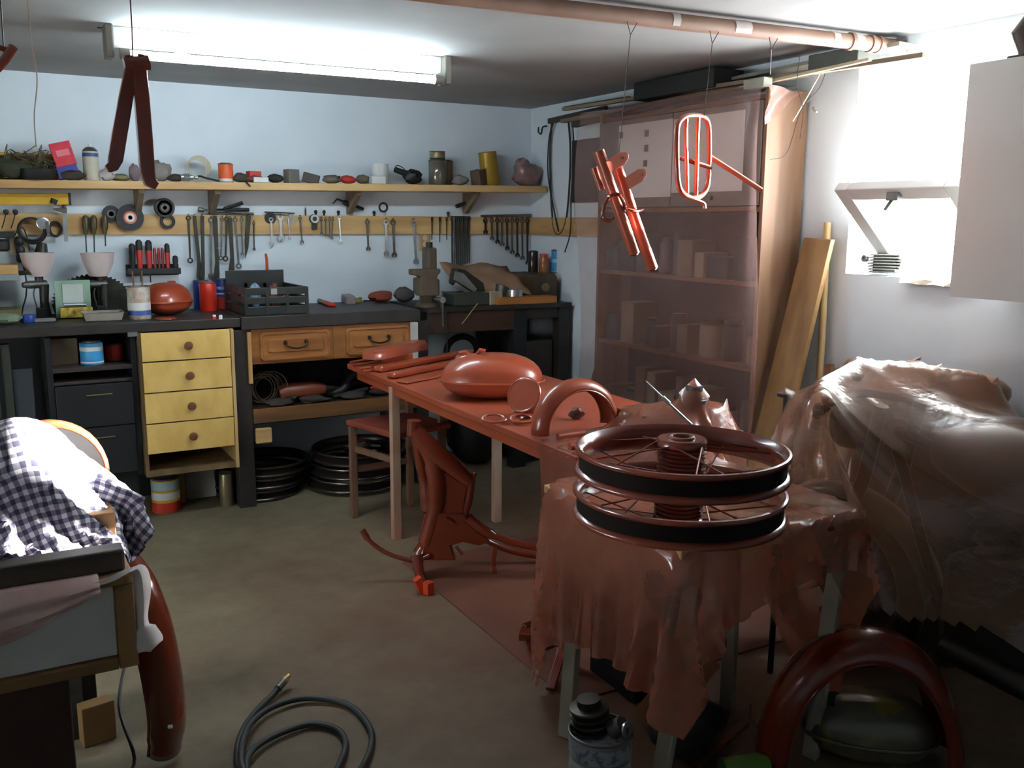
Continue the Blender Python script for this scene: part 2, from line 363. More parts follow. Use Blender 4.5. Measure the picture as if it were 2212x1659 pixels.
lump(240, 282, 376, 5.17, mat('khaki_rag', (120, 112, 78), .9, bump=.4), 'khaki_rag', 'flat khaki rag between the hanging stand legs', 'rag', 13)
lump(280, 304, 357, 5.18, mat('mauve_bag', (120, 100, 104), .8, bump=.5), 'mauve_bag', 'mauve crumpled bag just left of hanging stand leg', 'bag', 14)
lump(322, 372, 351, 5.18, GREYBAG, 'grey_bag', 'big grey crumpled bag right of hanging stand leg', 'bag', 15)
lump(362, 398, 376, 5.15, DRAG, 'dark_scrap', 'dark scrap left of the bright pipe fitting on shelf', 'scrap', 16)
c = sp(405, 5.13); t = thing('pipe_fitting', 'shiny chrome pipe fitting lying on the shelf edge', 'fitting', c)
for i, (dx, rr) in enumerate(((-.026, .016), (-.012, .022), (.004, .022), (.018, .014), (.045, .010))):
    MB().cyl(c+V((dx-.008, 0, .022)), c+V((dx+.008, 0, .022)), rr, seg=6 if i in (1, 2) else 14).build('fitting_section', STEEL, t, bevel=.001)
c = sp(428, 5.22); q = MB()
for i in range(7):
    a = .05*i; q.torus(c+V((.004*i-.012, .004*i-.015, .064+.003*i)), (math.sin(a-.2)*.7, 1, .25), .055+.003*(i % 3), .0028, 28, 6)
one('clear_hose_coil', q, mat('clear_yellow_hose', (206, 200, 178), .35), 'upright coil of pale clear hose leaning behind pipe fitting', 'hose', sm=True)
q = MB().tube(smooth([sp(420, 5.15, .02), sp(432, 5.13, .03), sp(446, 5.13, .02), sp(462, 5.13, .012), sp(474, 5.13, .006)]), .005, 8)
one('black_lead', q, BLACK, 'short black lead right of the pipe fitting', 'cable', sm=True)
tin(473, 504, 354, 5.18, ORANGE, 'orange_can', 'orange can with grey lid and white foot on the shelf', lid=GREYST, band=[(.02, .2, WHITE)])
lump(503, 540, 374, 5.16, DRAG, 'oily_scrap', 'dark oily scrap right of the orange can', 'scrap', 17)
shelf_box(535, 562, 370, 5.2, .05, REDM, 'red_box', 'small bright red box on the middle of the shelf', 'box', rz=.2, dz=.018)
lump(528, 570, 380, 5.15, mat('maroon_rag', (128, 66, 60), .9, bump=.4), 'maroon_rag', 'flat maroon rag under the small red box', 'rag', 18)
shelf_box(548, 579, 383, 5.12, .04, WHITE, 'white_packet', 'flat white packet lying before the small red box', 'packet', rz=-.15)
q = MB().cyl(sp(531, 5.09, .003), atY(541, 403, 5.088), .004, seg=6)
one('dark_pen', q, BLACK, 'thin dark stick poking over the shelf edge', 'stick')
lump(578, 612, 376, 5.16, mat('black_rag', (44, 42, 42), .9), 'black_rag', 'black folded rag left of the grey block', 'rag', 19, .12)
shelf_box(617, 643, 366, 5.19, .06, mat('grey_stone', (112, 108, 104), .8, bump=.4), 'grey_block', 'grey squared block standing on the shelf', 'block', rz=.3)
shelf_box(655, 689, 375, 5.17, .06, mat('dark_casting', (72, 60, 58), .6, .3), 'dark_casting', 'dark wedge casting right of the grey block', 'casting', rz=-.4, tilt=.25)
lump(695, 738, 379, 5.15, mat('stone_rag', (108, 100, 88), .9, bump=.4), 'stone_rag', 'grey-brown rag left of the red rag', 'rag', 20)
lump(734, 770, 379, 5.14, mat('red_rag', (176, 48, 40), .8, bump=.4), 'red_rag', 'flat red rag on the shelf', 'rag', 21, .1)
lump(768, 800, 378, 5.16, mat('olive_rag', (98, 88, 74), .9, bump=.4), 'olive_rag', 'olive rag between red rag and white carton', 'rag', 22)
shelf_box(799, 831, 381, 5.13, .06, WHITE, 'white_carton', 'small white carton under the white paper roll', 'carton')
cc = sp(821, 5.20, .0); tin(803, 839, 354, 5.21, mat('white_paper', (214, 214, 212), .8), 'paper_roll', 'white paper roll standing behind the white carton', 'roll', rim=False)
c = sp(882, 5.17); t = thing('grease_gun', 'black hand tool with looped flex on the shelf', 'tool', c); k = mpp(c)
MB().tube([c+V((-.085, 0, .085)), c+V((-.03, 0, .068)), c+V((.01, 0, .06))], [.016, .018, .02], 12).build('grip', BLACK, t, sm=True)
MB().blob(c+V((.03, 0, .045)), (.12, .08, .085), 5, .15).build('motor_body', BLACK, t, sm=True)
MB().rod([c+V((-.085, 0, .09)), c+V((-.07, .0, .108)), c+V((-.04, 0, .10)), c+V((-.02, 0, .085))], .003).build('wire_loop', DARKST, t, sm=True)
tin(926, 965, 346, 5.17, mat('smoky_jar_glass', (96, 92, 76), .12, spec=.8), 'glass_jar', 'smoky glass jar carrying a tin on the shelf', 'jar', lid=DARKST)
c = sp(945, 5.17); c.z = atY(945, 346, 5.17).z+.007; tin(927, 961, 327, 5.17, BRTIN, 'small_tin', 'tarnished tin balanced on top of the smoky jar', base=c)
tin(956, 978, 348, 5.25, mat('brown_tin', (118, 98, 66), .5, .3), 'brown_tin', 'slim brown tin behind the smoky jar', lid=DARKST)
lump(975, 1012, 379, 5.15, GREYBAG, 'grey_rag', 'low grey rag right of the smoky jar', 'rag', 23)
shelf_box(1021, 1046, 367, 5.17, .07, mat('brown_block', (98, 76, 66), .7), 'brown_block', 'small brown block leaning against the gold tin', 'block', rz=.5, tilt=-.2)
tin(1041, 1080, 328, 5.2, OLIVE, 'gold_tin', 'dented gold tin leaning left on the shelf', lean=-.13)
BAGM = mat('clear_bag_with_red_parts', (150, 122, 122), .25, rgb2=(112, 84, 84), scale=9, bump=.6)
c = sp(1138, 5.2); q = MB().blob(c+V((.0, 0, .07)), (.20, .14, .15), 31, .12, 16, 10).blob(c+V((-.03, 0, .12)), (.11, .1, .10), 32, .15, 12, 8)
one('plastic_bag', q, BAGM, 'clear plastic bag of parts at the right end of shelf', 'bag', sm=True)
# ================================================================== tool rail
RZ0, RZ1 = 1.405, 1.512
rail = thing('tool_rail', 'pine board along the back wall carrying the hanging tools', 'rail', (1.2, YB-.02, RZ0))
MB().bb(-.7, XR-.026, YB-.024, YB-.001, RZ0, RZ1).build('back_board', PINE, rail, bevel=.002)
rail2 = thing('side_rail', 'short pine board on the right wall beside the corner', 'rail', (XR-.012, 4.75, RZ0))
MB().bb(XR-.024, XR-.001, 4.24, YB-.026, RZ0-.004, RZ1).build('side_board', wood('pine_y', (196, 160, 108), (160, 120, 72), 'Y'), rail2, bevel=.002)
def nail(p): MB().cyl(p+V((0, .03, 0)), p+V((0, -.012, .004)), .0025, seg=6).build('nail', DARKST, rail)
def spanner(p0, p1, w_, kind, m, name, label, off=.035, group='hand tools hanging from the rail', t_=.006):
    a, b_ = wall(*p0, off), wall(*p1, off); k = mpp(a); w_ = w_*k; d = (b_-a); L = d.length; d.normalize()
    n_ = V((0, -1, 0)); x = d.cross(n_).normalized(); q = MB(); hw = w_*1.05
    if kind in ('ring', 'combo', 'open', 'double'):
        s0 = hw*1.2; q.prism([(-w_*.42, s0), (w_*.42, s0), (w_*.36, L-hw*1.4), (-w_*.36, L-hw*1.4)], a, x, d, t_)
    if kind in ('ring', 'combo'): q.torus(a+d*hw*.9, n_, hw*.75, w_*.30, 14, 6)
    if kind in ('open', 'double'):
        q.prism([(-hw*.5, hw*1.3), (-hw, hw*.7), (-hw*.8, 0), (-hw*.4, 0), (-hw*.4, hw*.6), (hw*.4, hw*.6), (hw*.4, 0), (hw*.8, 0), (hw, hw*.7), (hw*.5, hw*1.3)], a, x, d, t_*1.2)
    if kind in ('combo', 'open'):
        q.prism([(-w_*.4, L-hw*1.7), (-hw, L-hw*.9), (-hw*.8, L), (-hw*.35, L+hw*.1), (-hw*.35, L-hw*.7), (hw*.35, L-hw*.7), (hw*.35, L+hw*.1), (hw*.8, L), (hw, L-hw*.9), (w_*.4, L-hw*1.7)], a, x, d, t_*1.2)
    if kind in ('ring', 'double'): q.torus(a+d*(L-hw*.6), n_, hw*.9, w_*.32, 14, 6)
    if kind == 'lever':
        q.prism([(-w_*.5, 0), (w_*.5, 0), (w_*.5, L*.72), (w_*1.1, L*.93), (w_*.7, L), (-w_*.3, L), (-w_*.5, L*.9)], a, x, d, t_*1.3)
    if kind == 'blade': q.prism([(-w_*.6, 0), (w_*.6, 0), (w_*.5, L*.6), (0, L), (-w_*.5, L*.75)], a, x, d, t_)
    if kind == 'rodtool': q.cyl(a, b_, w_*.5, w_*.35, 8).cyl(a-d*.004, a+d*.02, w_*.8, w_*.7, 8)
    nail(a+V((0, -.002, .004)))
    return one(name, q, m, label, 'spanner' if kind in ('ring', 'combo', 'open', 'double') else 'tool', group)
cl = [((407, 466), (411, 566), 5, 'ring', DARKST, 'olive ring spanner, leftmost in the tight cluster on the rail'),
 ((420, 466), (434, 606), 7, 'lever', DARKST, 'long dark tyre lever, second from left in the rail cluster'),
 ((437, 466), (439, 606), 7, 'lever', DARKST, 'long dark tyre lever, third from left in the rail cluster'),
 ((456, 470), (456, 600), 6, 'combo', GREYST, 'long grey spanner reaching the blue cans, fourth in the cluster'),
 ((464, 466), (471, 606), 8, 'lever', DARKST, 'wide dark lever above the second blue can, fifth in the cluster'),
 ((471, 465), (474, 538), 3, 'ring', STEEL, 'thin bright ring spanner beside the wide dark lever'),
 ((480, 470), (477, 560), 4, 'ring', GREYST, 'grey ring spanner, seventh from left in the rail cluster'),
 ((490, 468), (487, 562), 5, 'ring', DARKST, 'dark ring spanner, eighth from left in the rail cluster'),
 ((497, 470), (503, 590), 8, 'lever', DARKST, 'dark lever with a flared foot above the black crate'),
 ((508, 470), (516, 578), 5, 'ring', GREYST, 'grey spanner with a large open ring above the black crate'),
 ((522, 470), (524, 552), 4, 'combo', GREYST, 'grey combination spanner right of the large ring spanner'),
 ((537, 466), (530, 558), 9, 'blade', DARKST, 'dark tapering blade hanging among the spanners'),
 ((548, 480), (549, 541), 3, 'combo', DARKST, 'short thin spanner, rightmost in the tight cluster')]
for i, (a, b_, w_, kd, m, lb_) in enumerate(cl): spanner(a, b_, w_, kd, m, 'spanner' if kd in ('ring', 'combo') else 'tyre_lever', lb_, off=.03+.007*(i % 3))
ml = [((585, 470), (588, 530), 5, 'combo', STEEL, 'bright combination spanner in front of the dark disc'),
 ((605, 466), (608, 520), 7, 'open', STEEL, 'flat bright open-ended spanner with a hole in its top'),
 ((622, 467), (626, 518), 3, 'combo', STEEL, 'thin bright spanner in front of the clear disc'),
 ((648, 468), (653, 526), 4, 'combo', GREYST, 'grey spanner left of the white ring on the rail'),
 ((694, 472), (695, 506), 3, 'combo', GREYST, 'very short spanner just right of the white ring'),
 ((703, 472), (705, 510), 3, 'combo', GREYST, 'second short spanner right of the white ring'),
 ((712, 472), (713, 513), 3, 'combo', GREYST, 'third short spanner right of the white ring'),
 ((719, 472), (717, 517), 3, 'combo', GREYST, 'fourth short spanner right of the white ring'),
 ((732, 466), (736, 524), 4, 'combo', STEEL, 'medium bright spanner alone under the pliers'),
 ((793, 475), (796, 541), 5, 'combo', GREYST, 'slim grey spanner standing alone in the middle of the rail'),
 ((833, 475), (835, 552), 6, 'combo', STEEL, 'bright spanner under the black ring on the rail'),
 ((849, 475), (852, 555), 6, 'combo', GREYST, 'grey spanner beside the bright one under the black ring'),
 ((893, 475), (899, 570), 7, 'combo', STEEL, 'long bright spanner left of the yellow socket plate')]
for a, b_, w_, kd, m, lb_ in ml: spanner(a, b_, w_, kd, m, 'spanner', lb_)
for i, (x, y1, lb_) in enumerate(((933, 518, 'thin dark file left of the rod bundle, first of three'), (950, 523, 'thin dark file left of the rod bundle, second of three'), (965, 518, 'thin dark file left of the rod bundle, third of three'))):
    spanner((x, 472), (x, y1), 3, 'rodtool', DARKST, 'file', lb_)
for i, (x, y1) in enumerate(((1048, 505), (1062, 518), (1074, 526), (1084, 531), (1095, 540), (1106, 548), (1117, 555), (1128, 561), (1139, 571))):
    od = ('shortest', 'second shortest', 'third shortest', 'fourth', 'fifth', 'sixth', 'seventh', 'second longest', 'longest')[i]
    spanner((x, 472), (x+1, y1), 5, 'combo', GREYST if i % 2 else DARKST, 'spanner', od+' spanner of the graduated set by the corner', group='graduated spanner set by the corner')
# holder bar of the graduated set
q = MB(); a, b_ = wall(1040, 466, .03), wall(1146, 464, .03); q.beam(a, b_, .03, .012)
one('spanner_holder', q, GREYST, 'flat grey holder bar above the graduated spanners', 'holder', bevel=.002)
# bundle of rods
for i in range(9):
    x = 976+i*4.6; spanner((x, 470), (x+1, (582 if i < 2 else 574)-abs(i-4)*1.5), 4.2, 'rodtool', DARKST if i not in (1,) else GREYST, 'round_file', ('first', 'second', 'third', 'fourth', 'fifth', 'sixth', 'seventh', 'eighth', 'ninth')[i]+' dark rod from the left in the bundle beside the graduated spanners', off=.03+.008*(i % 2), group='rods in the hanging bundle')
# discs and rings
def disc(px, py, rp, m, name, label, off=.04, hole=.35, face=None, t_=.008, cat='disc'):
    c = wall(px, py, off); r = rp*mpp(c); t = thing(name, label, cat, c-V((0, 0, r)), None)
    MB().lathe([(r*hole, -t_/2), (r, -t_/2), (r, t_/2), (r*hole, t_/2), (r*hole, -t_/2)], c, (0, -1, 0), 32).build('disc_body', m, t, sm=True)
    for fr0, fr1, fm, h in (face or []): MB().lathe([(r*fr0, t_/2), (r*fr0, t_/2+h), (r*fr1, t_/2+h), (r*fr1, t_/2)], c, (0, -1, 0), 28).build('hub_ring', fm, t, sm=True)
    return t
ABR = mat('grinding_disc', (58, 60, 66), .8, scale=60, bump=.2)
disc(240, 462, 18, ABR, 'grinding_disc', 'smaller grey grinding disc behind the big one on the rail', off=.035, face=[(.3, .5, GREYST, .004)])
disc(281, 470, 28, ABR, 'grinding_disc', 'big grey grinding disc with orange and white label', off=.055, hole=.15, face=[(.34, .48, mat('orange_label', (214, 110, 70), .6), .002), (.16, .34, WHITE, .003)])
disc(355, 449, 21, BLACK, 'pulley', 'black pulley disc above the black ring on the rail', off=.05, hole=.2, face=[(.2, .38, GREYST, .008), (.38, .5, DARKST, .004), (.75, .95, DARKST, .005)], t_=.018)
disc(362, 478, 15.5, BLACK, 'rubber_ring', 'thick black rubber ring hanging under the pulley', off=.04, hole=.62, t_=.016, cat='ring')
disc(584, 471, 12, BLACK, 'dark_disc', 'small dark disc behind the bright combination spanner', off=.028, hole=.2)
disc(628, 474, 12, mat('clear_disc', (176, 168, 150), .2), 'clear_disc', 'small clear plastic disc on the rail', off=.027, hole=.2)
c = wall(680, 473, .05); k = mpp(c); t = thing('bearing_puller', 'white ring on a black body hung on the rail', 'fitting', c-V((0, 0, .05)))
MB().torus(c, (0, -1, 0), 7*k, 2.4*k, 20, 8).build('white_ring', WHITE, t, sm=True)
MB().cyl(c+V((0, .03, 0)), c+V((0, .004, 0)), 10*k, seg=18).box(c+V((0, .012, -.04)), (.03, .02, .04)).build('dark_body', DARKST, t, bevel=.002)
c = wall(828, 448, .045); q = MB().torus(c, (0, -1, 0), 9*mpp(c), 2.2*mpp(c), 20, 8)
one('seal_ring', q, BLACK, 'small black ring standing on top of the rail', 'ring', sm=True)
# pegs along the top of the rail
for px, lb_ in ((682, 'first'), (700, 'second'), (731, 'third'), (808, 'fourth'), (968, 'fifth')):
    c = wall(px, 462, .02); c.z = RZ1
    one('peg', MB().lathe([(.006, 0), (.006, .012), (.010, .018), (.009, .028), (.003, .032)], c, (0, 0, 1), 12), BLACK, lb_+' of the small black knobs standing on the rail top', 'knob', 'knobs on the rail', sm=True)
c = wall(660, 462, .02); c.z = RZ1; one('punch', MB().lathe([(.005, 0), (.005, .03), (.001, .048)], c, (0, 0, 1), 8), BLACK, 'thin black punch standing upright on the rail', 'punch')
# bar and pliers lying on top of the rail
q = MB().cyl(wall(432, 453, .05), wall(548, 462, .05), .007, seg=10).cyl(wall(428, 452, .05), wall(440, 454, .05), .013, seg=12)
one('ratchet_bar', q, GREYST, 'long steel ratchet bar laid above the spanner cluster', 'bar', sm=True)
def pliers(pts0, pts1, jaw, name, label):
    t = thing(name, label, 'pliers', wall(*pts0[-1], .05))
    for p in (pts0, pts1): MB().tube(smooth([wall(*a, .05) for a in p]), [.006]+[.010]*(6*(len(p)-1)), 8).build('handle', BLACK, t, sm=True)
    MB().tube([wall(*a, .05) for a in jaw], [.013, .012, .006], 8, flat=.5).build('jaws', DARKST, t, sm=True)
pliers([(482, 452), (500, 446), (524, 438)], [(482, 455), (510, 454), (538, 453)], [(484, 453), (470, 453), (455, 455)], 'pliers', 'pliers with thick black grips lying above the spanner cluster')
pliers([(742, 434), (760, 442), (785, 452)], [(742, 436), (745, 440), (762, 447)], [(742, 435), (728, 430), (719, 440)], 'pliers', 'dark pliers hanging from a shelf bracket')
q = MB().tube([wall(985, 446, .06), wall(995, 443, .06), wall(1006, 438, .06)], [.012, .014, .008], 8); one('clamp_end', q, DARKST, 'dark clamp end hanging under the right shelf bracket', 'clamp', sm=True)
q = MB().beam(wall(572, 458, .035), wall(636, 461, .035), .012, .008); one('steel_strip', q, DARKST, 'thin dark strip lying on the rail above the bright spanners', 'strip')
# three screwdrivers on the left
for px, y0, y1, lb_ in ((184, 548, 0, 'left'), (202, 545, 0, 'middle'), (226, 532, 0, 'right')):
    a, m_, e = wall(px, 465, .05), wall(px+1, 506, .05), wall(px+(3 if lb_ == 'left' else 2), y0, .05)
    t = thing('screwdriver', lb_+' of three olive-handled screwdrivers hanging on the rail', 'screwdriver', e, 'olive screwdrivers on the rail')
    MB().tube([a, a.lerp(m_, .15), a.lerp(m_, .6), a.lerp(m_, .85), m_], [.008, .016, .017, .010, .009], 10).build('handle', mat('olive_handle', (74, 66, 36), .4), t, sm=True)
    MB().cyl(m_, e, .0035, seg=8).build('shaft', DARKST, t, sm=True)
# caliper
c0, c1 = wall(138, 440, .06), wall(143, 522, .06); t = thing('caliper', 'shiny steel vernier caliper hanging on the rail', 'caliper', c1)
d = (c1-c0).normalized(); x = d.cross(V((0, -1, 0))).normalized(); k = mpp(c0)
MB().prism([(-4*k, 0), (4*k, 0), (4*k, (c1-c0).length), (-4*k, (c1-c0).length)], c0, x, d, .006).build('beam', STEEL, t)
MB().prism([(0, 0), (0, 10*k), (-14*k, 6*k), (-26*k, 0), (-26*k, -2*k)] if x.x > 0 else [(0, 0), (0, 10*k), (14*k, 6*k), (26*k, 0), (26*k, -2*k)], c0, x, d, .006).build('fixed_jaw', STEEL, t)
MB().prism([(3*k, 8*k), (22*k, 10*k), (22*k, 14*k), (3*k, 20*k), (-5*k, 20*k), (-5*k, 8*k)], c0, x, d, .010).build('slider', GREYST, t, bevel=.001)
# air line, gauge and plugs on the far left
c = wall(92, 482, .06); t = thing('pressure_gauge', 'round chrome gauge with a coil of black hose on the rail', 'gauge', c-V((0, 0, .12)))
MB().lathe([(.001, 0), (.028, 0), (.030, .006), (.030, .024), (.026, .026), (.001, .022)], c, (0, -1, 0), 24).build('gauge_body', STEEL, t, sm=True)
for i in range(3): MB().torus(c+V((-.05, .01*i-.02, -.03-.004*i)), (.1, -1, .05*i), .055+.004*i, .006, 28, 8).build('hose_loop', BLACK, t, sm=True)
MB().torus(c+V((.055, .0, -.03)), (.8, -1, 0), .035, .007, 24, 8).build('hose_loop', BLACK, t, sm=True)
MB().tube([c+V((-.01, 0, -.10)), c+V((-.02, -.01, -.16)), c+V((-.01, -.01, -.20))], [.022, .034, .03], 12).build('gun_body', DARKST, t, sm=True)
MB().box(c+V((.02, -.02, -.02)), (.016, .02, .06)).build('valve', GREYST, t, bevel=.002)
for px, lb_ in ((13, 'leftmost'), (33, 'second')):
    a = wall(px, 458, .05); t = thing('hook_tool', lb_+' of two hooks with dark round heads above the black plugs', 'hook', a-V((0, 0, .09)), 'round-headed hooks')
    MB().lathe([(.001, .014), (.011, .010), (.013, 0), (.008, -.012), (.004, -.014)], a, (0, 0, 1), 12).build('head', DARKST, t, sm=True)
    MB().rod([a, a+V((-.01, 0, -.04)), a+V((-.025, 0, -.08))], .003).build('shaft', DARKST, t, sm=True)
c = wall(40, 520, .02); t = thing('wall_socket', 'cream wall socket with black plugs stacked into it at the left', 'socket', c-V((0, 0, .07)))
MB().box(c+V((.0, 0, -.01)), (.085, .03, .12)).build('socket_plate', mat('old_cream_plastic', (196, 178, 140), .5), t, bevel=.006)
for dz in (.0, -.045, -.085): MB().lathe([(.012, -.024), (.021, -.014), (.021, .012), (.012, .022)], c+V((.003, -.035, dz)), (0, 0, 1), 12).build('plug', BLACK, t, sm=True)
q = [wall(45, 552, .05), wall(52, 580, .05), wall(57, 612, .05), wall(56, 640, .05), wall(50, 662, .07), wall(47, 682, .10)]
one('power_cable', MB().rod(q, .004), BLACK, 'black power cord running down from the left wall socket', 'cable', sm=True)
q = MB().rod([wall(30, 512, .04), wall(40, 495, .05), wall(50, 493, .05), wall(58, 512, .05), wall(64, 540, .04)], .003)
one('looped_flex', q, BLACK, 'thin black cord looped over the left wall socket', 'cable', sm=True)
q = MB().lathe([(.02, -.03), (.03, -.02), (.03, .02), (.02, .03)], wall(6, 530, .08), (0, 0, 1), 16).box(wall(2, 507, .06), (.12, .04, .03)); one('switch_box', q, BLACK, 'black hanging switch at the left picture edge', 'switch', bevel=.003)
c = wall(916, 521, .0); t = thing('wall_socket', 'yellowed socket plate with white rosette between the spanners', 'socket', c-V((0, 0, .05)))
MB().box(c+V((0, -.008, 0)), (23*mpp(c), .016, 40*mpp(c))).build('socket_plate', mat('yellowed_plastic', (186, 150, 96), .5), t, bevel=.004)
for dz in (.02, -.018): MB().lathe([(.001, .0), (.016, 0), (.018, .004), (.012, .006), (.001, .005)], c+V((0, -.016, dz)), (0, -1, 0), 18).build('rosette', mat('old_white', (206, 190, 176), .5), t, sm=True)
# screwdriver rack below the rail
c = wall(331, 583, .03); k = mpp(c); t = thing('screwdriver_rack', 'black wall rack filled with red and black screwdrivers', 'rack', c-V((0, 0, .03)))
MB().box(c+V((0, -.02, -.012)), (108*k, .06, .020)).box(c+V((0, .02, 0)), (108*k, .008, .06)).box(c+V((0, -.045, -.004)), (108*k, .008, .03)).build('tray', BLACK, t, bevel=.003)
for i, (px, py, w_, cm) in enumerate(((284, 526, 14, 0), (299, 518, 14, 1), (320, 519, 14, 1), (333, 535, 7, 2), (342, 535, 6, 2), (350, 535, 6, 2), (360, 526, 11, 1), (378, 552, 12, 0))):
    a = wall(px, py, .05); e = V((a.x, a.y, c.z-.01)); hm = (BLACK, REDM, mat('dark_red_grip', (140, 40, 30), .4))[cm]; r = w_/2*k
    one_ = thing('screwdriver', ('black', 'red and black', 'slim dark red')[cm]+' screwdriver, '+('first', 'second', 'third', 'fourth', 'fifth', 'sixth', 'seventh', 'eighth')[i]+' from left in the black wall rack', 'screwdriver', e, 'screwdrivers in the wall rack')
    MB().tube([e, e.lerp(a, .25), e.lerp(a, .7), e.lerp(a, .93), a], [r*.7, r*.75, r, r*.9, r*.4], 10).build('handle', hm, one_, sm=True)
    if cm == 1: MB().tube([e.lerp(a, .68), e.lerp(a, .94), a+V((0, 0, .001))], [r*1.03, r*.94, r*.4], 10).build('handle_tip', BLACK, one_, sm=True)
    if i in (0, 1, 2): MB().cyl(e, e-V((0, 0, (.02, .05, .055)[i])), .0035, seg=8).build('shaft', DARKST, one_, sm=True)
# yellow level under the left of the shelf
a, b_ = wall(-30, 430, .10), wall(150, 430, .10)
t = thing('spirit_level', 'yellow spirit level hanging under the left end of the shelf', 'level', (a+b_)/2-V((0, 0, .03)))
MB().beam(a, b_, .03, .056).build('level_body', YM, t, bevel=.003)
MB().box(b_+V((-.0, -.0, 0)), (.012, .034, .06)).build('end_cap', BLACK, t)
MB().cyl(wall(118, 430, .118), wall(114, 440, .118), .016, seg=12).build('vial', BLACK, t, sm=True)
# ================================================================== workbench
BZ = 1.0; BY = 4.734
wb = thing('workbench', 'long greasy black workbench along the back wall', 'workbench', (.9, 5.0, 0))
MB().bb(-.7, 1.09, BY, YB-.004, BZ-.048, BZ).build('worktop', GREASY, wb, bevel=.004)
MB().bb(1.092, 2.075, BY-.012, YB-.004, BZ-.062, BZ+.004).build('worktop', GREASY, wb, bevel=.004)
for x0, x1 in ((-.12, .0), (1.05, 1.135), (2.055, 2.13)):
    MB().bb(x0, x1, BY+.01, BY+.09, 0, BZ-.063).build('leg', GREASY, wb, bevel=.003)
for x0, x1 in ((1.05, 1.12), (2.055, 2.12)): MB().bb(x0, x1, YB-.09, YB-.01, 0, BZ-.063).build('leg', GREASY, wb, bevel=.003)
MB().bb(1.12, 2.055, YB-.10, YB-.06, .80, .88).build('rear_stretcher', GREASY, wb)
MB().bb(.555, .60, BY-.01, BY+.0, .952-.018, .955).build('metal_tab', STEEL, wb)
# ---- hanging chest of four blond drawers
ch = thing('drawer_chest', 'narrow chest of four blond drawers hung under the bench', 'chest', (.82, 4.95, .235))
CX0, CX1, CY = .598, 1.046, 4.70
BDARK = wood('chest_carcass', (120, 98, 66), (92, 72, 46), 'Z')
q = MB(); q.bb(CX0, CX0+.016, CY+.015, 5.2, .235, .95); q.build('side_panel', BDARK, ch, bevel=.001)
MB().bb(CX1-.016, CX1, CY+.002, 5.2, .235, .95).build('side_panel', wood('chest_edge', (190, 158, 104), (150, 118, 72), 'Z'), ch, bevel=.001)
MB().bb(CX0+.016, CX1-.016, CY+.015, 5.2, .235, .262).build('bottom_panel', BDARK, ch)
MB().bb(CX0+.016, CX1-.016, 5.18, 5.2, .262, .95).build('back_panel', BDARK, ch)
KNOB = mat('turned_brown_knob', (112, 70, 50), .35, coat=.3)
dh = (.966-.356)/4
for i in range(4):
    z1 = .951-i*dh if i else .951; z1 = .958-i*dh; z0 = z1-dh+.006
    z1 = min(z1, .950)
    dr = MB().bb(CX0+.012, CX1-.020, CY-.004, CY+.012, z0, z1).bb(CX0+.03, CX1-.04, CY+.012, 5.15, z0+.01, z1-.02).build('drawer', BLOND, ch, bevel=.0015)
    MB().lathe([(.001, 0), (.012, 0), (.012, .008), (.019, .016), (.021, .024), (.016, .032), (.001, .035)], ((CX0+CX1)/2, CY-.004, (z0+z1)/2), (0, -1, 0), 20).build('knob', KNOB, dr, sm=True)
# ---- black cabinet with open top bay
bc = thing('black_cabinet', 'black cabinet under the bench left of the drawers', 'cabinet', (.42, 5.0, .0))
BLK = mat('black_lacquer', (30, 32, 36), .45, scale=5, var=.2)
MB().bb(.20, .225, 4.77, 5.25, .24, .94).build('side_panel', BLK, bc); MB().bb(.57, .594, 4.77, 5.25, .24, .94).build('side_panel', BLK, bc)
MB().bb(.225, .57, 4.76, 5.25, .775, .797).build('shelf', mat('worn_black_board', (52, 44, 42), .5), bc, bevel=.002)
MB().bb(.225, .57, 4.765, 5.25, .715, .730).build('shelf', mat('worn_black_board', (52, 44, 42), .5), bc, bevel=.002)
MB().bb(.225, .57, 5.23, 5.25, .26, .94).build('back_panel', BLK, bc)
for z0, z1 in ((.505, .71), (.265, .50)):
    d_ = MB().bb(.228, .567, 4.755, 5.2, z0, z1).build('drawer', BLK, bc, bevel=.002)
    MB().cyl((.36, 4.745, z1-.05), (.47, 4.745, z1-.048), .0035, seg=8).cyl((.36, 4.745, z1-.05), (.36, 4.757, z1-.05), .0035, seg=8).cyl((.47, 4.745, z1-.048), (.47, 4.757, z1-.05), .0035, seg=8).build('handle', mat('aged_brass', (150, 130, 90), .4, .7), d_)
def bcan(px0, px1, py0, py1, z, m, name, label, cat='can', lid=None, band=None, group=None):
    """a can standing on a surface at height z, measured from its foot"""
    c = atZ((px0+px1)/2, py1, z); k = mpp(c); r = (px1-px0)/2*k; c = c+V((c.x, c.y, 0)).normalized()*r*.75
    if z > .9 and c.y > YB-r-.012:
        yy = YB-r-.012; c = atY((px0+px1)/2, py1, yy); c.z = z; k = mpp(c); r = (px1-px0)/2*k
    h = (py1-py0)*k*1.02 if z < .9 or c.y < YB-r-.02 else atY((px0+px1)/2, py0, c.y).z-z
    t = thing(name, label, cat, c, group)
    MB().lathe([(r*.97, 0), (r, .003), (r, h-.003), (r*.95, h), (r*.92, h-.005), (.001, h-.005)], c, (0, 0, 1), 26).build('can_body', m, t, sm=True)
    MB().torus(c+V((0, 0, h-.002)), (0, 0, 1), r*.98, .0028, 26, 6).build('rim', GREYST, t, sm=True)
    if lid: MB().lathe([(r*.86, h-.005), (r*.86, h+.002), (.001, h+.003)], c, (0, 0, 1), 22).build('lid', lid, t, sm=True)
    for z0, z1, bm in (band or []): MB().lathe([(r*1.006, h*z0), (r*1.006, h*z1)], c, (0, 0, 1), 26).build('label_band', bm, t, sm=True)
    return t
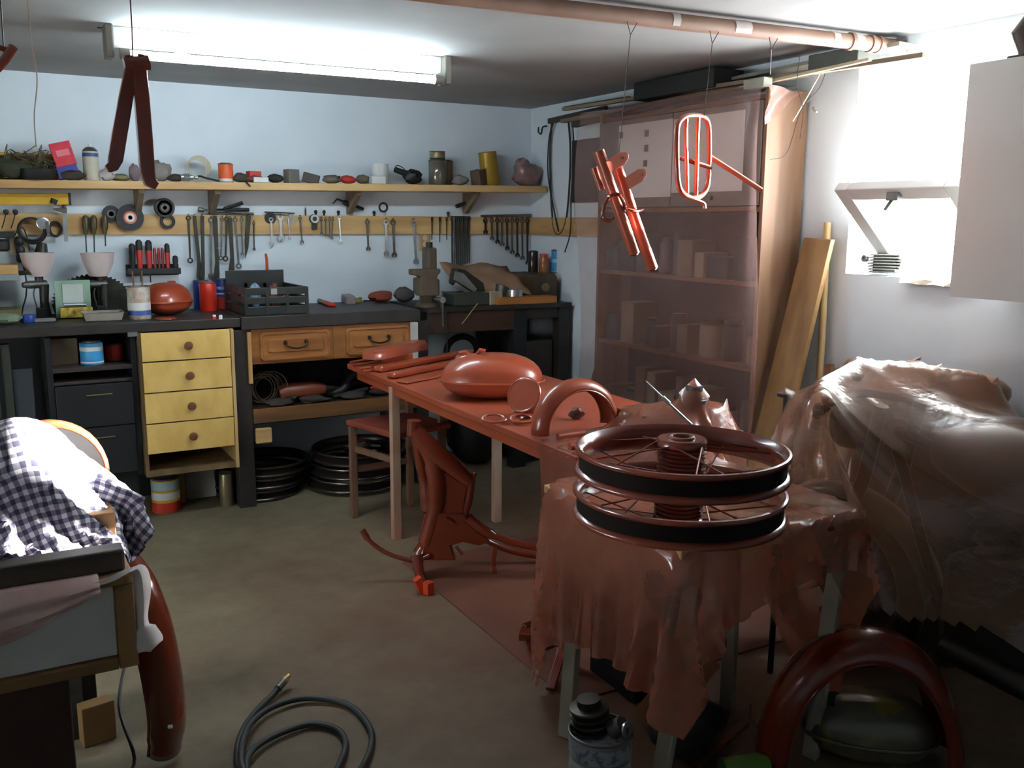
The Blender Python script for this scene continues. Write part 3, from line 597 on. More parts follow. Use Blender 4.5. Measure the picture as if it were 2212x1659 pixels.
def on_shelf(px0, px1, py0, Y, z, m, name, label, **kw):
    c = atY((px0+px1)/2, 700, Y); c.z = z; return tin(px0, px1, py0, Y, m, name, label, base=c, **kw)
on_shelf(170, 217, 738, 4.84, .797, SKYB, 'paint_can', 'sky blue paint can in the open bay of the black cabinet', lid=GREYST, band=[(.62, .8, WHITE), (.1, .16, WHITE)])
on_shelf(220, 260, 743, 4.93, .797, mat('red_tin', (186, 44, 28), .45), 'paint_can', 'red paint can beside the sky blue can in the cabinet', lid=GREYST)
c = atY(140, 740, 4.92); t = one('carton', MB().bb(c.x-.065, c.x+.05, 4.86, 4.99, .797, .925), mat('dull_brown_carton', (92, 80, 60), .8), 'dull brown carton at the left of the cabinet bay', 'carton', bevel=.002)
on_shelf(278, 290, 772, 4.80, .797, DARKST, 'small_bottle', 'tiny dark bottle in the cabinet bay beside the drawers', cat='bottle')
# dark posts and board left of the cabinet
one('leaning_board', MB().bb(.06, .14, 4.80, 4.83, 0, .80), mat('blue_black_board', (44, 50, 58), .6), 'dark bluish board standing left of the black cabinet', 'board')
one('dark_plank', MB().bb(.02, .055, 4.78, 4.84, 0, .92), mat('murky_green_wood', (44, 48, 40), .7), 'dark greenish plank standing at the left under the bench', 'plank')
# ---- ornate double drawer front
od = thing('ornate_drawer_unit', 'varnished drawer unit with two carved fronts under the bench', 'drawers', (1.59, 5.0, .745))
MB().bb(1.14, 2.05, 4.742, 4.762, .755, .936).build('front_board', BROWNW, od, bevel=.003)
MB().bb(1.14, 2.05, 4.764, 5.2, .75, .765).build('bottom_board', BROWNW, od)
for cx in (1.37, 1.83):
    fr = MB(); w2, h2 = .185, .072
    def rr(s_, yy): return [V((cx+x*(w2*s_), yy, .846+z*(h2-(1-s_)*w2*1.0))) for x, z in ((-1, -.8), (-.93, -1), (.93, -1), (1, -.8), (1, .8), (.93, 1), (-.93, 1), (-1, .8))]
    fr.loft([rr(1, 4.741), rr(1, 4.731), rr(.94, 4.731), rr(.92, 4.738), rr(.80, 4.738), rr(.78, 4.728)], cap=True)
    dp = fr.build('drawer_panel', wood('carved_brown_panel', (164, 108, 58), (120, 74, 38), 'X', rough=.35, coat=.3), od)
    hb = MB(); hb.rod([(cx-.055, 4.725, .862), (cx-.045, 4.712, .842), (cx, 4.706, .832), (cx+.045, 4.712, .842), (cx+.055, 4.725, .862)], .005, 8)
    for sx in (-.055, .055): hb.lathe([(.001, .0), (.012, 0), (.008, .012), (.001, .014)], (cx+sx, 4.729, .862), (0, -1, 0), 12)
    hb.build('bail_handle', mat('dark_brass', (58, 50, 38), .4, .7), dp, sm=True)
MB().bb(1.575, 1.625, 4.737, 4.742, .76, .93).build('centre_stile', BROWNW, od)
MB().bb(1.120, 1.138, 4.725, 4.745, .66, .925).build('edge_strip', PINEZ, od)
one('white_strip', MB().bb(2.01, 2.05, 4.70, 4.722, .72, .935).bb(2.03, 2.05, 4.722, 4.738, .72, .935), mat('cream_white_paint', (200, 196, 190), .5), 'short white board hanging at the right of the carved drawers', 'board', bevel=.003)
# ---- lower shelf
ls = thing('lower_shelf', 'rough brown shelf below the carved drawers', 'shelf', (1.58, 5.0, .445))
MB().bb(1.137, 2.053, 4.76, 5.28, .49, .515).build('shelf_board', DKBROWN, ls)
MB().bb(1.137, 2.053, 4.738, 4.759, .445, .52).build('front_rail', wood('shelf_front', (128, 88, 50), (84, 58, 34), 'X'), ls, bevel=.002)
one('wood_block', MB().bb(1.137, 1.22, 4.70, 4.73, .345, .425), PINE, 'pale end-grain block fixed beside the bench leg', 'block', bevel=.008)
one('rear_board', MB().bb(1.137, 2.053, 5.24, 5.26, .33, .485), GREASY, 'black board at the rear below the rough brown shelf', 'board')
one('darkening_board', MB().bb(1.137, 2.053, 5.30, 5.32, .517, .79), BLK, 'added black board standing for the shade on the wall behind the lower shelf', 'board')  # added board: its black stands for the shade on the wall
one('darkening_board', MB().bb(-.7, .19, 5.28, 5.30, 0, .93), BLK, 'added black board darkening the wall at the left under the bench', 'board')  # added board, black so the wall under the bench goes dark
one('dark_block', MB().bb(.62, 1.0, 5.22, 5.30, 0, .22), BLK, 'added black block darkening the wall under the blond drawers', 'carton')  # added black block that darkens the wall below the chest
# junk on the lower shelf
c = V((1.235, 4.90, .60)); q = MB()
for i in range(9): q.torus(c+V((.008*i-.03, -.03+.012*(i % 4), .004*(i % 3))), (.3*math.sin(i), 1, .25*math.cos(i*2)), .068+.008*(i % 3), .0035, 28, 6)
one('wire_coil', q, mat('dull_brown_cable', (88, 74, 54), .6), 'upright coil of brown wire on the lower shelf', 'wire', sm=True)
q = MB().tube([V((1.31, 4.88, .565)), V((1.35, 4.88, .57)), V((1.50, 4.87, .575)), V((1.56, 4.87, .575))], [.035, .05, .046, .03], 14)
t = thing('drill', 'reddish brown hand drill lying on the lower shelf', 'drill', (1.43, 4.88, .516)); q.build('motor_body', mat('red_brown_shell', (126, 62, 42), .45), t, sm=True)
MB().tube([V((1.56, 4.87, .575)), V((1.60, 4.87, .573)), V((1.64, 4.868, .57))], [.025, .02, .012], 12).build('chuck', DARKST, t, sm=True)
MB().tube([V((1.36, 4.87, .56)), V((1.39, 4.83, .535))], [.022, .020], 10).build('grip', BLACK, t, sm=True)
q = MB().tube(smooth([V((1.58, 4.90, .545)), V((1.66, 4.86, .56)), V((1.72, 4.9, .62)), V((1.82, 4.9, .66)), V((1.92, 4.92, .63))]), .024, 10).tube(smooth([V((1.62, 4.95, .54)), V((1.72, 4.92, .58)), V((1.86, 4.94, .57)), V((1.96, 4.94, .55))]), .02, 10)
one('black_hose', q, BLACK, 'heap of thick black hose on the lower shelf', 'hose', sm=True)
q = MB().cyl((1.60, 4.84, .53), (1.80, 4.84, .56), .011, seg=8); one('steel_rod', q, DARKST, 'dark rod lying across the lower shelf', 'rod', sm=True)
q = MB().tube([V((1.80, 4.80, .57)), V((1.86, 4.80, .572)), V((1.99, 4.80, .568))], [.006, .009, .009], 8); one('red_screwdriver', q, mat('signal_red', (214, 58, 48), .4), 'thin bright red screwdriver on the lower shelf behind the table', 'screwdriver', sm=True)
lumps = [(1.30, 4.80, .14, 41), (1.48, 4.80, .16, 42), (1.70, 4.80, .15, 43), (1.90, 4.86, .18, 44)]
for (x, y, w_, sd), lb_ in zip(lumps, ('below the wire coil', 'in front of the hand drill', 'under the dark rod', 'at the right end of the lower shelf')):
    one('oily_rag', MB().blob((x, y, .535), (w_, .09, .04), sd, .2), DRAG, 'flat oily rag '+lb_, 'rag', 'oily rags on the lower shelf', sm=True)
# ---- floor things under the drawers
t = bcan(331, 390, 1036, 1108, 0, mat('yellow_paint_tin', (206, 164, 52), .5), 'paint_can', 'yellow white and red paint can on the floor under the drawers', lid=GREYST, band=[(.02, .32, mat('red_label', (196, 52, 34), .5)), (.40, .62, WHITE), (.70, .93, mat('pale_blue_label', (150, 176, 190), .5))])
q = atZ(398, 1100, 0); one('dark_yellow_tin', MB().bb(q.x-.02, q.x+.03, q.y+.11, q.y+.2, 0, .20), mat('ochre_tin', (150, 112, 40), .5), 'slim ochre tin behind the striped paint can', 'tin', bevel=.003)
q = atZ(436, 1092, 0); one('grey_sheet', MB().box((q.x, q.y+.14, .09), (.20, .015, .17), m=MX.Rotation(R(-14), 3, 'X')), mat('grey_board', (136, 132, 124), .7), 'grey sheet leaning on the floor under the drawers', 'sheet')
bcan(476, 505, 1022, 1094, 0, BRTIN, 'old_tin', 'tarnished tall tin on the floor beside the bench leg')
q = atZ(272, 1060, .0); one('red_box', MB().bb(q.x-.05, q.x+.05, q.y+.05, q.y+.12, 0, .14).bb(q.x-.052, q.x+.052, q.y+.048, q.y+.122, .14, .155), mat('faded_red_card', (140, 96, 84), .7), 'small faded red box on the floor behind the cloth', 'box', bevel=.003)
q = atZ(285, 1085, .0); one('grey_carton', MB().bb(q.x-.11, q.x+.075, q.y+.13, q.y+.3, 0, .20), mat('dark_grey_carton', (74, 78, 76), .7), 'dark grey carton on the floor below the black cabinet', 'carton', bevel=.003)
# ================================================================== side bench in the corner
sb = thing('side_bench', 'dark brown bench with a deep apron in the corner', 'workbench', (2.6, 5.0, 0))
MB().bb(2.135, 3.10, 4.76, YB-.004, .975, BZ).build('worktop', GREASY, sb, bevel=.003)
MB().bb(2.14, 2.70, 4.775, 4.80, .855, .974).build('apron', DKBROWN, sb)
MB().bb(2.70, 2.79, 4.775, 4.85, 0, .974).build('leg', BLK, sb); MB().bb(3.02, 3.09, 4.775, 4.85, 0, .974).build('leg', GREASY, sb)
MB().bb(2.70, 3.09, 5.26, 5.28, 0, .974).build('rear_panel', GREASY, sb); MB().bb(2.79, 3.02, 4.80, 5.26, .50, .52).build('shelf', GREASY, sb)
MB().bb(2.79, 3.02, 4.785, 4.80, .91, .974).build('apron', GREASY, sb)
one('dark_case', MB().bb(2.80, 3.01, 4.83, 5.1, .521, .77), mat('grey_brown_case', (60, 54, 50), .6), 'dark case standing inside the corner bench', 'case', bevel=.008)
c = V((2.49, 5.05, .70)); q = MB().torus(c, (.25, 1, .2), .095, .020, 30, 10); one('black_ring_coil', q, BLACK, 'thick black ring of hose against the wall under the corner bench', 'hose', sm=True)
one('dark_heap', MB().blob((2.56, 4.98, .30), (.42, .34, .60), 51, .14, 16, 10), BLACK, 'black covered heap on the floor under the corner bench', 'heap', sm=True)
one('dark_box', MB().bb(2.80, 3.0, 4.86, 5.15, .0, .42), mat('murky_box', (48, 50, 50), .6), 'murky dark box on the floor inside the corner bench', 'box', bevel=.006)
q = MB().cyl(atY(964, 668, 4.755), atY(968, 800, 4.75), .004, seg=6); one('hanging_rod', q, DARKST, 'thin rod hanging down from the vise', 'rod')
q = MB().tube([atY(1032, 655, 4.752), atY(998, 700, 4.768)], .003, 6); one('yellow_wire', q, mat('yellow_wire', (150, 124, 60), .5), 'thin yellowish wire dangling before the corner bench apron', 'wire')
# ================================================================== goods on the workbench
def bp(px, py, z=BZ+.001): return atZ(px, py, z)
# two gravity feed spray guns
CUP = mat('milky_plastic_cup', (206, 190, 186), .3, trans=.0)
def spray_gun(px, tint, label):
    c = atY(px, 672, 5.16); c.z = BZ; t = thing('spray_gun', label, 'spray gun', c, 'gravity feed spray guns'); k = mpp(c)
    h0 = atY(px, 592, c.y).z; h1 = atY(px, 546, c.y).z
    MB().lathe([(19*k, h0-c.z-.01), (20*k, h0-c.z), (30*k, h0-c.z+.05), (34*k, h1-c.z), (33*k, h1-c.z), (29*k, h0-c.z+.05), (18*k, h0-c.z+.004), (.001, h0-c.z)], c, (0, 0, 1), 26).build('paint_cup', CUP, t, sm=True)
    MB().lathe([(19.4*k, h0-c.z+.002), (22*k, h0-c.z+.02)], c, (0, 0, 1), 24).build('paint_residue', tint, t, sm=True)
    MB().cyl(c+V((0, 0, h0-c.z-.035)), c+V((0, 0, h0-c.z-.008)), .02, seg=14).build('collar', DARKST, t, sm=True)
    MB().tube([c+V((.02, 0, h0-c.z-.05)), c+V((.015, 0, .08)), c+V((.02, 0, .002))], [.024, .021, .024], 10).build('grip', DARKST, t, sm=True)
    MB().cyl(c+V((-.05, -.02, h0-c.z-.05)), c+V((.03, .01, h0-c.z-.05)), .02, seg=14).cyl(c+V((-.075, -.03, h0-c.z-.05)), c+V((-.05, -.02, h0-c.z-.05)), .013, .018, 12).build('barrel', GREYST, t, sm=True)
    MB().rod([c+V((-.02, -.01, h0-c.z-.06)), c+V((-.03, -.012, h0-c.z-.10)), c+V((-.02, -.01, .05))], .004).build('trigger', GREYST, t, sm=True)
    MB().box(c+V((.0, 0, .025)), (.05, .05, .05)).build('stand_block', BLACK, t, bevel=.004)
spray_gun(90, mat('reddish_residue', (186, 140, 128), .5), 'spray gun with milky cup at the left of the bench')
spray_gun(219, mat('tan_residue', (190, 168, 150), .5), 'spray gun with milky cup beside the blue tin')
# circular saw blade lying behind
c = bp(160, 640); c.y = 5.2; n_ = 26; pts = []
for i in range(n_):
    a = math.pi*(i/(n_-1)); rr_ = .18; pts += [(rr_*math.cos(a), rr_*math.sin(a)*.75), ((rr_+.014)*math.cos(a+.045), (rr_+.014)*math.sin(a+.045)*.75)]
one('saw_disc', MB().prism([(.18, -.06)]+pts+[(-.18, -.06)], (c.x, 5.22, 1.065), (1, 0, 0), (0, 0, 1), .004), DARKST, 'dark toothed saw blade standing behind the green packet', 'saw blade')
c = bp(162, 688); k = mpp(c); t = thing('blister_pack', 'pale green packet with white card and yellow tape standing on bench', 'packet', c)
PG = mat('pale_green_card', (150, 176, 156), .5, rgb2=(128, 156, 138))
mm = MX.Rotation(R(8), 3, 'X')
MB().box(c+V((0, .03, 41*k)), (70*k, .012, 82*k), m=mm).build('card', PG, t, bevel=.002)
MB().box(c+V((.0, .018, 52*k)), (40*k, .006, 44*k), m=mm).build('white_panel', mat('pale_panel', (190, 200, 196), .4), t)
MB().box(c+V((.01, .005, 13*k)), (64*k, .03, 22*k)).build('yellow_window', mat('yellow_print', (206, 178, 50), .4, rgb2=(70, 60, 40), scale=40), t, bevel=.004)
MB().tube([c+V((-20*k, .0, 30*k)), c+V((24*k, .0, 29*k))], .010, 10).build('clear_bulge', STEEL, t, sm=True)
bcan(236, 259, 608, 664, BZ, BLUEM, 'blue_tin', 'slim dark blue tin beside the right spray gun', band=[(.02, .14, WHITE)])
c = bp(225, 694); k = mpp(c); t = thing('plastic_tray', 'shallow clear plastic tray of odds on the bench edge', 'tray', c+V((0, .06, 0)))
TR = mat('clear_grey_plastic', (150, 144, 134), .25)
MB().loft([[c+V((sx*a_*k, .06+sy*b_, z)) for sx, sy in ((-1, -1), (1, -1), (1, 1), (-1, 1))] for a_, b_, z in ((36, .055, .001), (41, .065, .042), (43, .07, .042), (39, .06, .040), (34, .05, .006))], cap=True).build('tray_body', TR, t, bevel=.003)
MB().blob(c+V((0, .06, .02)), (60*k, .08, .03), 61, .2).build('odds', mat('brass_odds', (140, 124, 96), .5, .4), t, sm=True)
c = bp(62, 698); one('blue_lid', MB().lathe([(.03, 0), (.033, .004), (.031, .034), (.028, .038), (.001, .038)], c+V((0, .035, 0)), (0, 0, 1), 20), BLUEM, 'small blue round lid on the left bench edge', 'tub', sm=True)  # a loose blue lid
c = bp(18, 702); one('green_cloth', MB().blob(c+V((0, .04, .025)), (.12, .08, .05), 62, .15), mat('grey_green_cloth', (120, 138, 112), .9, bump=.4), 'crumpled grey-green cloth at the left bench edge', 'cloth', sm=True)
c = bp(96, 696); one('grey_pad', MB().box(c+V((0, .03, .008)), (.10, .05, .015)), GREYBAG, 'flat grey pad on the bench beside the blue cap', 'pad', bevel=.003)
t = thing('wooden_crate', 'small two-tier wooden rack at the left end of the bench', 'rack', (-.06, 5.15, BZ))
for z, m_ in ((1.245, PINE), (1.215, mat('grey_blue_board', (130, 146, 148), .6)), (1.045, wood('greenish_board', (112, 98, 60), (80, 70, 42), 'X'))): MB().bb(-.25, .125, 5.06, 5.24, z-.022, z+(.022 if z > 1.24 else .008)).build('board', m_, t, bevel=.002)
for x in (-.24, -.05): MB().bb(x, x+.02, 5.08, 5.22, BZ, 1.21).build('post', DARKST, t)
q = MB().beam(bp(40, 640, 1.245)*0+wall(40, 590, .2), wall(72, 588, .2), .02, .022); one('tool_stick', q, DARKST, 'dark wooden handle resting on the small rack', 'stick', bevel=.004)
# white paint tin with drips, red shell, blue cans
t = bcan(279, 326, 620, 690, BZ, mat('dripped_white_tin', (186, 182, 172), .4, rgb2=(150, 120, 100), scale=30), 'paint_tin', 'open white tin with paint drips and blue band on the bench', band=[(.12, .26, mat('blue_band', (60, 84, 160), .5)), (.28, .5, WHITE)])
c = t.location
for i, dx in enumerate((-.012, .02)): one('brush_stick', MB().cyl(c+V((dx, .0, .02)), c+V((dx*1.4-.005, .01, .235)), .004, seg=8), mat('stained_stick', (120, 84, 52), .6), ('left', 'right')[i]+' stirring stick in the white dripped tin', 'stick')
SHELL = mat('red_shell', (164, 66, 38), .35, coat=.4)
def tank(c, L, Wd, Hh, m, name, label, cat, rz=0, seam=True, nose=1.0):
    """rounded teardrop fuel tank lying on a surface"""
    t = thing(name, label, cat, c); n_ = 22; cs, sn = math.cos(rz), math.sin(rz)
    def P(x, y, z): return c+V((x*cs-y*sn, x*sn+y*cs, z))
    def shell(z0, z1, sgn):
        rings = []
        for j in range(8):
            u = j/7*math.pi/2; f_ = max(.03, math.cos(u)**.75); z = z0+(z1-z0)*math.sin(u); ring = []
            for k_ in range(32):
                a = 2*math.pi*k_/32; ex = math.cos(a); ey = math.sin(a)
                tp = 1-.22*nose*ex
                ring.append(P(L/2*f_*math.copysign(abs(ex)**.85, ex), Wd/2*f_*math.copysign(abs(ey)**.8, ey)*tp, z))
            rings.append(ring)
        return MB().loft(rings)
    shell(Hh*.42, Hh, 1).build('upper_shell', m, t, sm=True)
    shell(Hh*.40, 0, -1).build('lower_shell', m, t, sm=True)
    ring = [P(L/2*1.02*math.copysign(abs(math.cos(a))**.85, math.cos(a)), Wd/2*1.02*math.copysign(abs(math.sin(a))**.8, math.sin(a))*(1-.22*nose*math.cos(a)), Hh*.41) for a in [2*math.pi*i/40 for i in range(40)]]
    MB().tube(ring, .006, 6, loop=True).build('seam', m, t, sm=True)
    return t, P
c = bp(372, 684)+V((.0, .13, 0)); tk, P = tank(c, .25, .22, .165, SHELL, 'headlamp_shell', 'rounded red shell standing on the bench beside the blue tins', 'shell', rz=R(15))
MB().lathe([(.022, 0), (.022, .01), (.014, .014), (.001, .014)], P(.03, .0, .158), (0, 0, 1), 16).build('cap', SHELL, tk, sm=True)
c = bp(360, 690); one('red_disc', MB().lathe([(.05, 0), (.05, .006), (.001, .008)], c+V((0, .03, 0)), (0, 0, 1), 24), SHELL, 'thin red disc lying before the red shell', 'disc', sm=True)
bcan(420, 452, 606, 662, BZ, BLUEM, 'blue_can', 'blue can behind the red bottle, left one', lid=GREYST)
bcan(466, 498, 605, 668, BZ, BLUEM, 'blue_can', 'blue can with white word and red foot beside the crate', lid=GREYST, band=[(.02, .42, mat('red_label', (196, 52, 34), .5)), (.50, .55, WHITE), (.66, .76, mat('white_word', (190, 196, 214), .5, rgb2=(40, 66, 150), scale=60))])
bcan(433, 469, 612, 672, BZ, mat('scarlet_plastic', (226, 48, 26), .35), 'red_bottle', 'bright scarlet jar in front of the two blue cans', cat='jar', lid=mat('scarlet_plastic', (226, 48, 26), .35))
for px, m_, lb_ in ((464, REDM, 'tiny red and white capsule on the bench edge'), (478, WHITE, 'tiny white capsule on the bench edge before the crate')):
    c = bp(px, 690); t = thing('capsule', lb_, 'capsule', c+V((0, .012, 0)))
    MB().cyl(c+V((0, .012, 0)), c+V((0, .012, .014)), .009, seg=12).build('base', m_, t, sm=True); MB().cyl(c+V((0, .012, .014)), c+V((0, .012, .022)), .009, .007, 12).build('top', WHITE, t, sm=True)
# black slatted crate
t = thing('plastic_crate', 'black plastic crate with high back standing on the bench', 'crate', (1.28, 4.96, BZ))
A = [V((1.115, 5.14, 0)), V((1.43, 5.14, 0)), V((1.445, 4.765, 0)), V((1.13, 4.765, 0))]
def edge(i, z0, z1, th, nm): MB().beam(A[i]+V((0, 0, (z0+z1)/2+BZ)), A[(i+1) % 4]+V((0, 0, (z0+z1)/2+BZ)), th, z1-z0).build(nm, DKPL, t, bevel=.003)
for i in range(4):
    hi = .20 if i in (0,) else .145
    edge(i, .006, .05, .012, 'wall_slat'); edge(i, .062, .098, .010, 'wall_slat'); edge(i, .108, .146, .014, 'rim')
edge(0, .120, .215, .016, 'back_panel')
for i, (a_, b_) in enumerate(((0, 1), (1, 2), (2, 3), (3, 0))):
    for f_ in (0, .33, .66): p = A[a_].lerp(A[b_], f_); MB().box(p+V((0, 0, BZ+.075)), (.016, .016, .14)).build('rib', DKPL, t)
MB().add([p+V((0, 0, BZ+.004)) for p in A]+[p+V((0, 0, BZ+.009)) for p in A], [(3, 2, 1, 0), (4, 5, 6, 7), (0, 1, 5, 4), (1, 2, 6, 5), (2, 3, 7, 6), (3, 0, 4, 7)]).build('floor', DKPL, t)
MB().beam(A[3].lerp(A[2], .40)+V((0, -.009, BZ+.125)), A[3].lerp(A[2], .50)+V((0, -.009, BZ+.125)), .002, .03).build('tag', mat('grey_tag', (150, 150, 146), .5), t)
for i, (x, y, w_, m_, lb_) in enumerate(((1.18, 5.0, .06, STEEL, 'shiny metal bits in the left of the crate'), (1.25, 5.06, .07, mat('light_blue_bit', (130, 160, 190), .5), 'pale blue packet at the back of the crate'), (1.35, 5.04, .07, mat('brown_bit', (110, 60, 46), .6), 'brown packet inside the crate'), (1.36, 4.88, .09, mat('green_bit', (70, 84, 60), .6), 'green-grey lump inside the crate'))):
    one('crate_item', MB().blob((x, y, BZ+.05+.03*(i < 3)), (w_, .05, .08+.05*(i in (1, 2))), 70+i, .2), m_, lb_, 'packet', sm=True)
a = wall(574, 548, .12); one('red_chisel', MB().tube([a, a+V((.004, 0, -.03)), V((a.x+.006, a.y, BZ+.002))], [.007, .008, .011], 8), mat('orange_red_wood', (190, 66, 30), .45), 'upright orange-red stick behind the crate', 'stick', sm=True)
# things between crate and vise
a, b_ = bp(662, 646), bp(715, 664); t = thing('scraper', 'scraper with red tip lying beside the crate', 'scraper', (a+b_)/2)
MB().tube([a+V((0, 0, .014)), a.lerp(b_, .6)+V((0, 0, .016)), b_+V((0, 0, .014))], [.012, .014, .010], 8).build('handle', mat('grey_tool_grip', (120, 110, 104), .5), t, sm=True)
MB().tube([b_.lerp(a, .25)+V((0, 0, .016)), b_+V((0, 0, .014)), b_+V((.02, -.02, .012))], [.014, .016, .008], 8).build('red_tip', mat('signal_red', (214, 58, 48), .4), t, sm=True)
a, b_ = bp(722, 640), bp(758, 658); q = MB().beam(a+V((0, 0, .034)), b_+V((0, 0, .024)), .06, .05); one('sanding_block', q, mat('mauve_grey_block', (146, 132, 134), .7), 'mauve grey sanding block lying on the bench', 'block', bevel=.008)
c = bp(772, 654); one('tape_roll', MB().lathe([(.028, 0), (.045, 0), (.045, .028), (.028, .028), (.028, 0)], c+V((0, .05, 0)), (0, 0, 1), 24), mat('yellow_tape', (160, 148, 70), .4), 'roll of yellow-green tape on the bench', 'tape', sm=True)
q = MB().torus(bp(800, 652)+V((.02, .05, .005)), (0, .05, 1), .055, .004, 24, 6); one('cable_ring', q, BLACK, 'thin black cable ring lying beside the yellow tape roll', 'cable', sm=True)
a = bp(828, 655); one('red_rag', MB().blob(a+V((0, .04, .035)), (.16, .09, .065), 63, .16), mat('brick_cloth', (146, 72, 54), .9, bump=.5), 'brick red rag lying left of the vise', 'rag', sm=True)
a = bp(880, 654); one('black_shoe_brush', MB().blob(a+V((0, .05, .045)), (.13, .09, .09), 64, .14), mat('grey_felt', (84, 78, 76), .9, bump=.4), 'dark grey pad leaning under the vise jaw', 'pad', sm=True)
# vise
vc = V((2.185, 4.87, BZ+.001)); t = thing('bench_vise', 'old brown bench vise bolted on the bench corner', 'vise', vc)
IRON = mat('brown_painted_iron', (94, 80, 64), .55, scale=16, var=.2)
MB().lathe([(.07, 0), (.07, .015), (.05, .03), (.045, .07), (.001, .07)], vc, (0, 0, 1), 20).build('base', IRON, t, sm=True)
MB().box(vc+V((0, .02, .115)), (.075, .22, .095)).build('slide_body', IRON, t, bevel=.01)
MB().prism([(-.06, 0), (.06, 0), (.05, .11), (.07, .13), (.07, .15), (-.10, .15), (-.10, .118), (-.05, .11)], vc+V((-.03, -.06, .07)), (1, 0, 0), (0, 0, 1), .07).build('moving_jaw', IRON, t, bevel=.006)
MB().box(vc+V((.04, .06, .20)), (.062, .09, .27)).build('fixed_jaw', IRON, t, bevel=.012)
MB().cyl(vc+V((.04, .06, .335)), vc+V((.04, .06, .365)), .02, seg=14).build('anvil_knob', DARKST, t, sm=True)
MB().cyl(vc+V((.02, -.16, .05)), vc+V((.02, -.05, .05)), .012, seg=10).cyl(vc+V((.02, -.15, .05)), vc+V((.02, -.165, .05)), .018, seg=12).build('screw', STEEL, t, sm=True)
MB().cyl(vc+V((.02, -.155, .10)), vc+V((.025, -.155, -.10)), .006, seg=8).build('handle_bar', GREYST, t, sm=True)
# corner bench goods
c = bp(1010, 640); t = thing('belt_sander', 'steel-sided power sander resting on its case', 'sander', c+V((0, .1, 0)))
a, b_ = atY(975, 628, 4.95), atY(1050, 605, 4.95)
MB().prism([(-.10, .02), (.06, -.075), (.11, -.075), (.09, .02), (-.03, .10), (-.08, .11)], atY(1008, 618, 4.97), (1, 0, 0), (0, 0, 1), .10).build('side_shell', DARKST, t, bevel=.008)
MB().prism([(-.085, .04), (.05, -.04), (.07, -.02), (-.02, .075), (-.075, .09)], atY(1008, 618, 4.912), (1, 0, 0), (0, 0, 1), .012).build('bright_plate', STEEL, t, bevel=.004)
MB().prism([(-.09, .0), (.05, -.07), (.055, -.055), (-.07, .025)], atY(1008, 618, 4.905), (1, 0, 0), (0, 0, 1), .012).build('lower_plate', STEEL, t, bevel=.003)
one('sander_case', MB().bb(2.33, 2.57, 4.82, 4.99, BZ, BZ+.075), mat('green_black_case', (52, 58, 52), .5), 'low dark green case under the power sander', 'case', bevel=.008)
q = MB(); rows = []
p00, p10, p01, p11 = V((2.52, 4.93, 1.045)), V((2.93, 4.93, 1.05)), V((2.45, 5.28, 1.215)), V((2.93, 5.28, 1.20))
for i in range(9): rows.append([p00.lerp(p10, j/10).lerp(p01.lerp(p11, j/10), i/8)+V((0, 0, .012*math.sin(j*1.1+i*.9)+.01*math.sin(i*1.7))) for j in range(11)])
one('paper_sheets', q.loft(rows, cap=False, closed=False), mat('brown_wrapping_paper', (176, 146, 118), .8, rgb2=(150, 110, 84), scale=5), 'crumpled brown wrapping paper leaning to the wall on the corner bench', 'paper', sm=True, thick=.003)
one('paper_support', MB().bb(2.60, 2.92, 5.10, 5.25, BZ, BZ+.10), CARD, 'low cardboard box under the wrapping paper', 'box', bevel=.003)
one('white_box', MB().box((2.60, 4.86, BZ+.038), (.10, .07, .075), rz=.3), mat('cream_card', (186, 174, 150), .7), 'small cream box right of the power sander', 'box', bevel=.003)
bd = thing('pine_offcut', 'varnished pine board lying at the front of the corner bench', 'board', (2.83, 4.86, BZ)); MB().box((2.80, 4.83, BZ+.022), (.40, .11, .042), rz=-.02).build('board', wood('orange_pine', (184, 122, 58), (150, 92, 38), 'X', coat=.3), bd, bevel=.003)
one('tape_roll', MB().lathe([(.024, 0), (.05, 0), (.05, .04), (.024, .04), (.024, 0)], (2.74, 4.84, BZ+.045), (0, 0, 1), 22), STEEL, 'silver tape roll on the pine offcut', 'tape', sm=True)
one('metal_cup', MB().lathe([(.03, 0), (.045, .06), (.04, .065), (.001, .06)], (2.66, 4.88, BZ+.045), (.4, 0, 1), 20), GREYST, 'grey dented cup behind the silver tape', 'cup', sm=True)
# rounded radio-like box
bx = thing('old_radio', 'dark brown box with rounded top in the corner', 'radio', (3.0, 5.05, BZ))
pr = [(-.085, 0), (.085, 0), (.085, .145), (.07, .165), (-.07, .165), (-.085, .145)]
MB().prism(pr, (3.0, 5.08, BZ), (1, 0, 0), (0, 0, 1), .34).build('cabinet', wood('radio_wood', (82, 62, 38), (54, 40, 26), 'Z', rough=.4), bx, bevel=.004)
MB().lathe([(.001, 0), (.028, 0), (.026, .008), (.012, .012), (.001, .012)], (3.0, 4.91, BZ+.085), (0, -1, 0), 20).build('dial', mat('faded_dial', (128, 104, 76), .5), bx, sm=True)
tp = BZ+.166
c = V((3.0, 5.03, tp)); c.x = atY(1207, 560, 5.03).x
tin(1191, 1223, 540, 5.03, SKYB, 'paint_can', 'sky blue paint can on top of the old radio', base=c, lid=GREYST, band=[(.45, .6, mat('pale_word', (150, 200, 226), .5)), (0, .06, WHITE)])
c = V((atY(1175, 560, 5.04).x, 5.04, tp)); t = thing('jam_jar', 'jar of green and red fruit colour with red lid in the corner', 'jar', c)
MB().lathe([(.026, 0), (.030, .006), (.030, .085), (.022, .10), (.022, .105)], c, (0, 0, 1), 20).build('glass', mat('olive_jar', (128, 104, 56), .15, rgb2=(150, 80, 50), scale=20), t, sm=True)
MB().lathe([(.027, .10), (.027, .118), (.001, .12)], c, (0, 0, 1), 20).build('lid', REDM, t, sm=True)
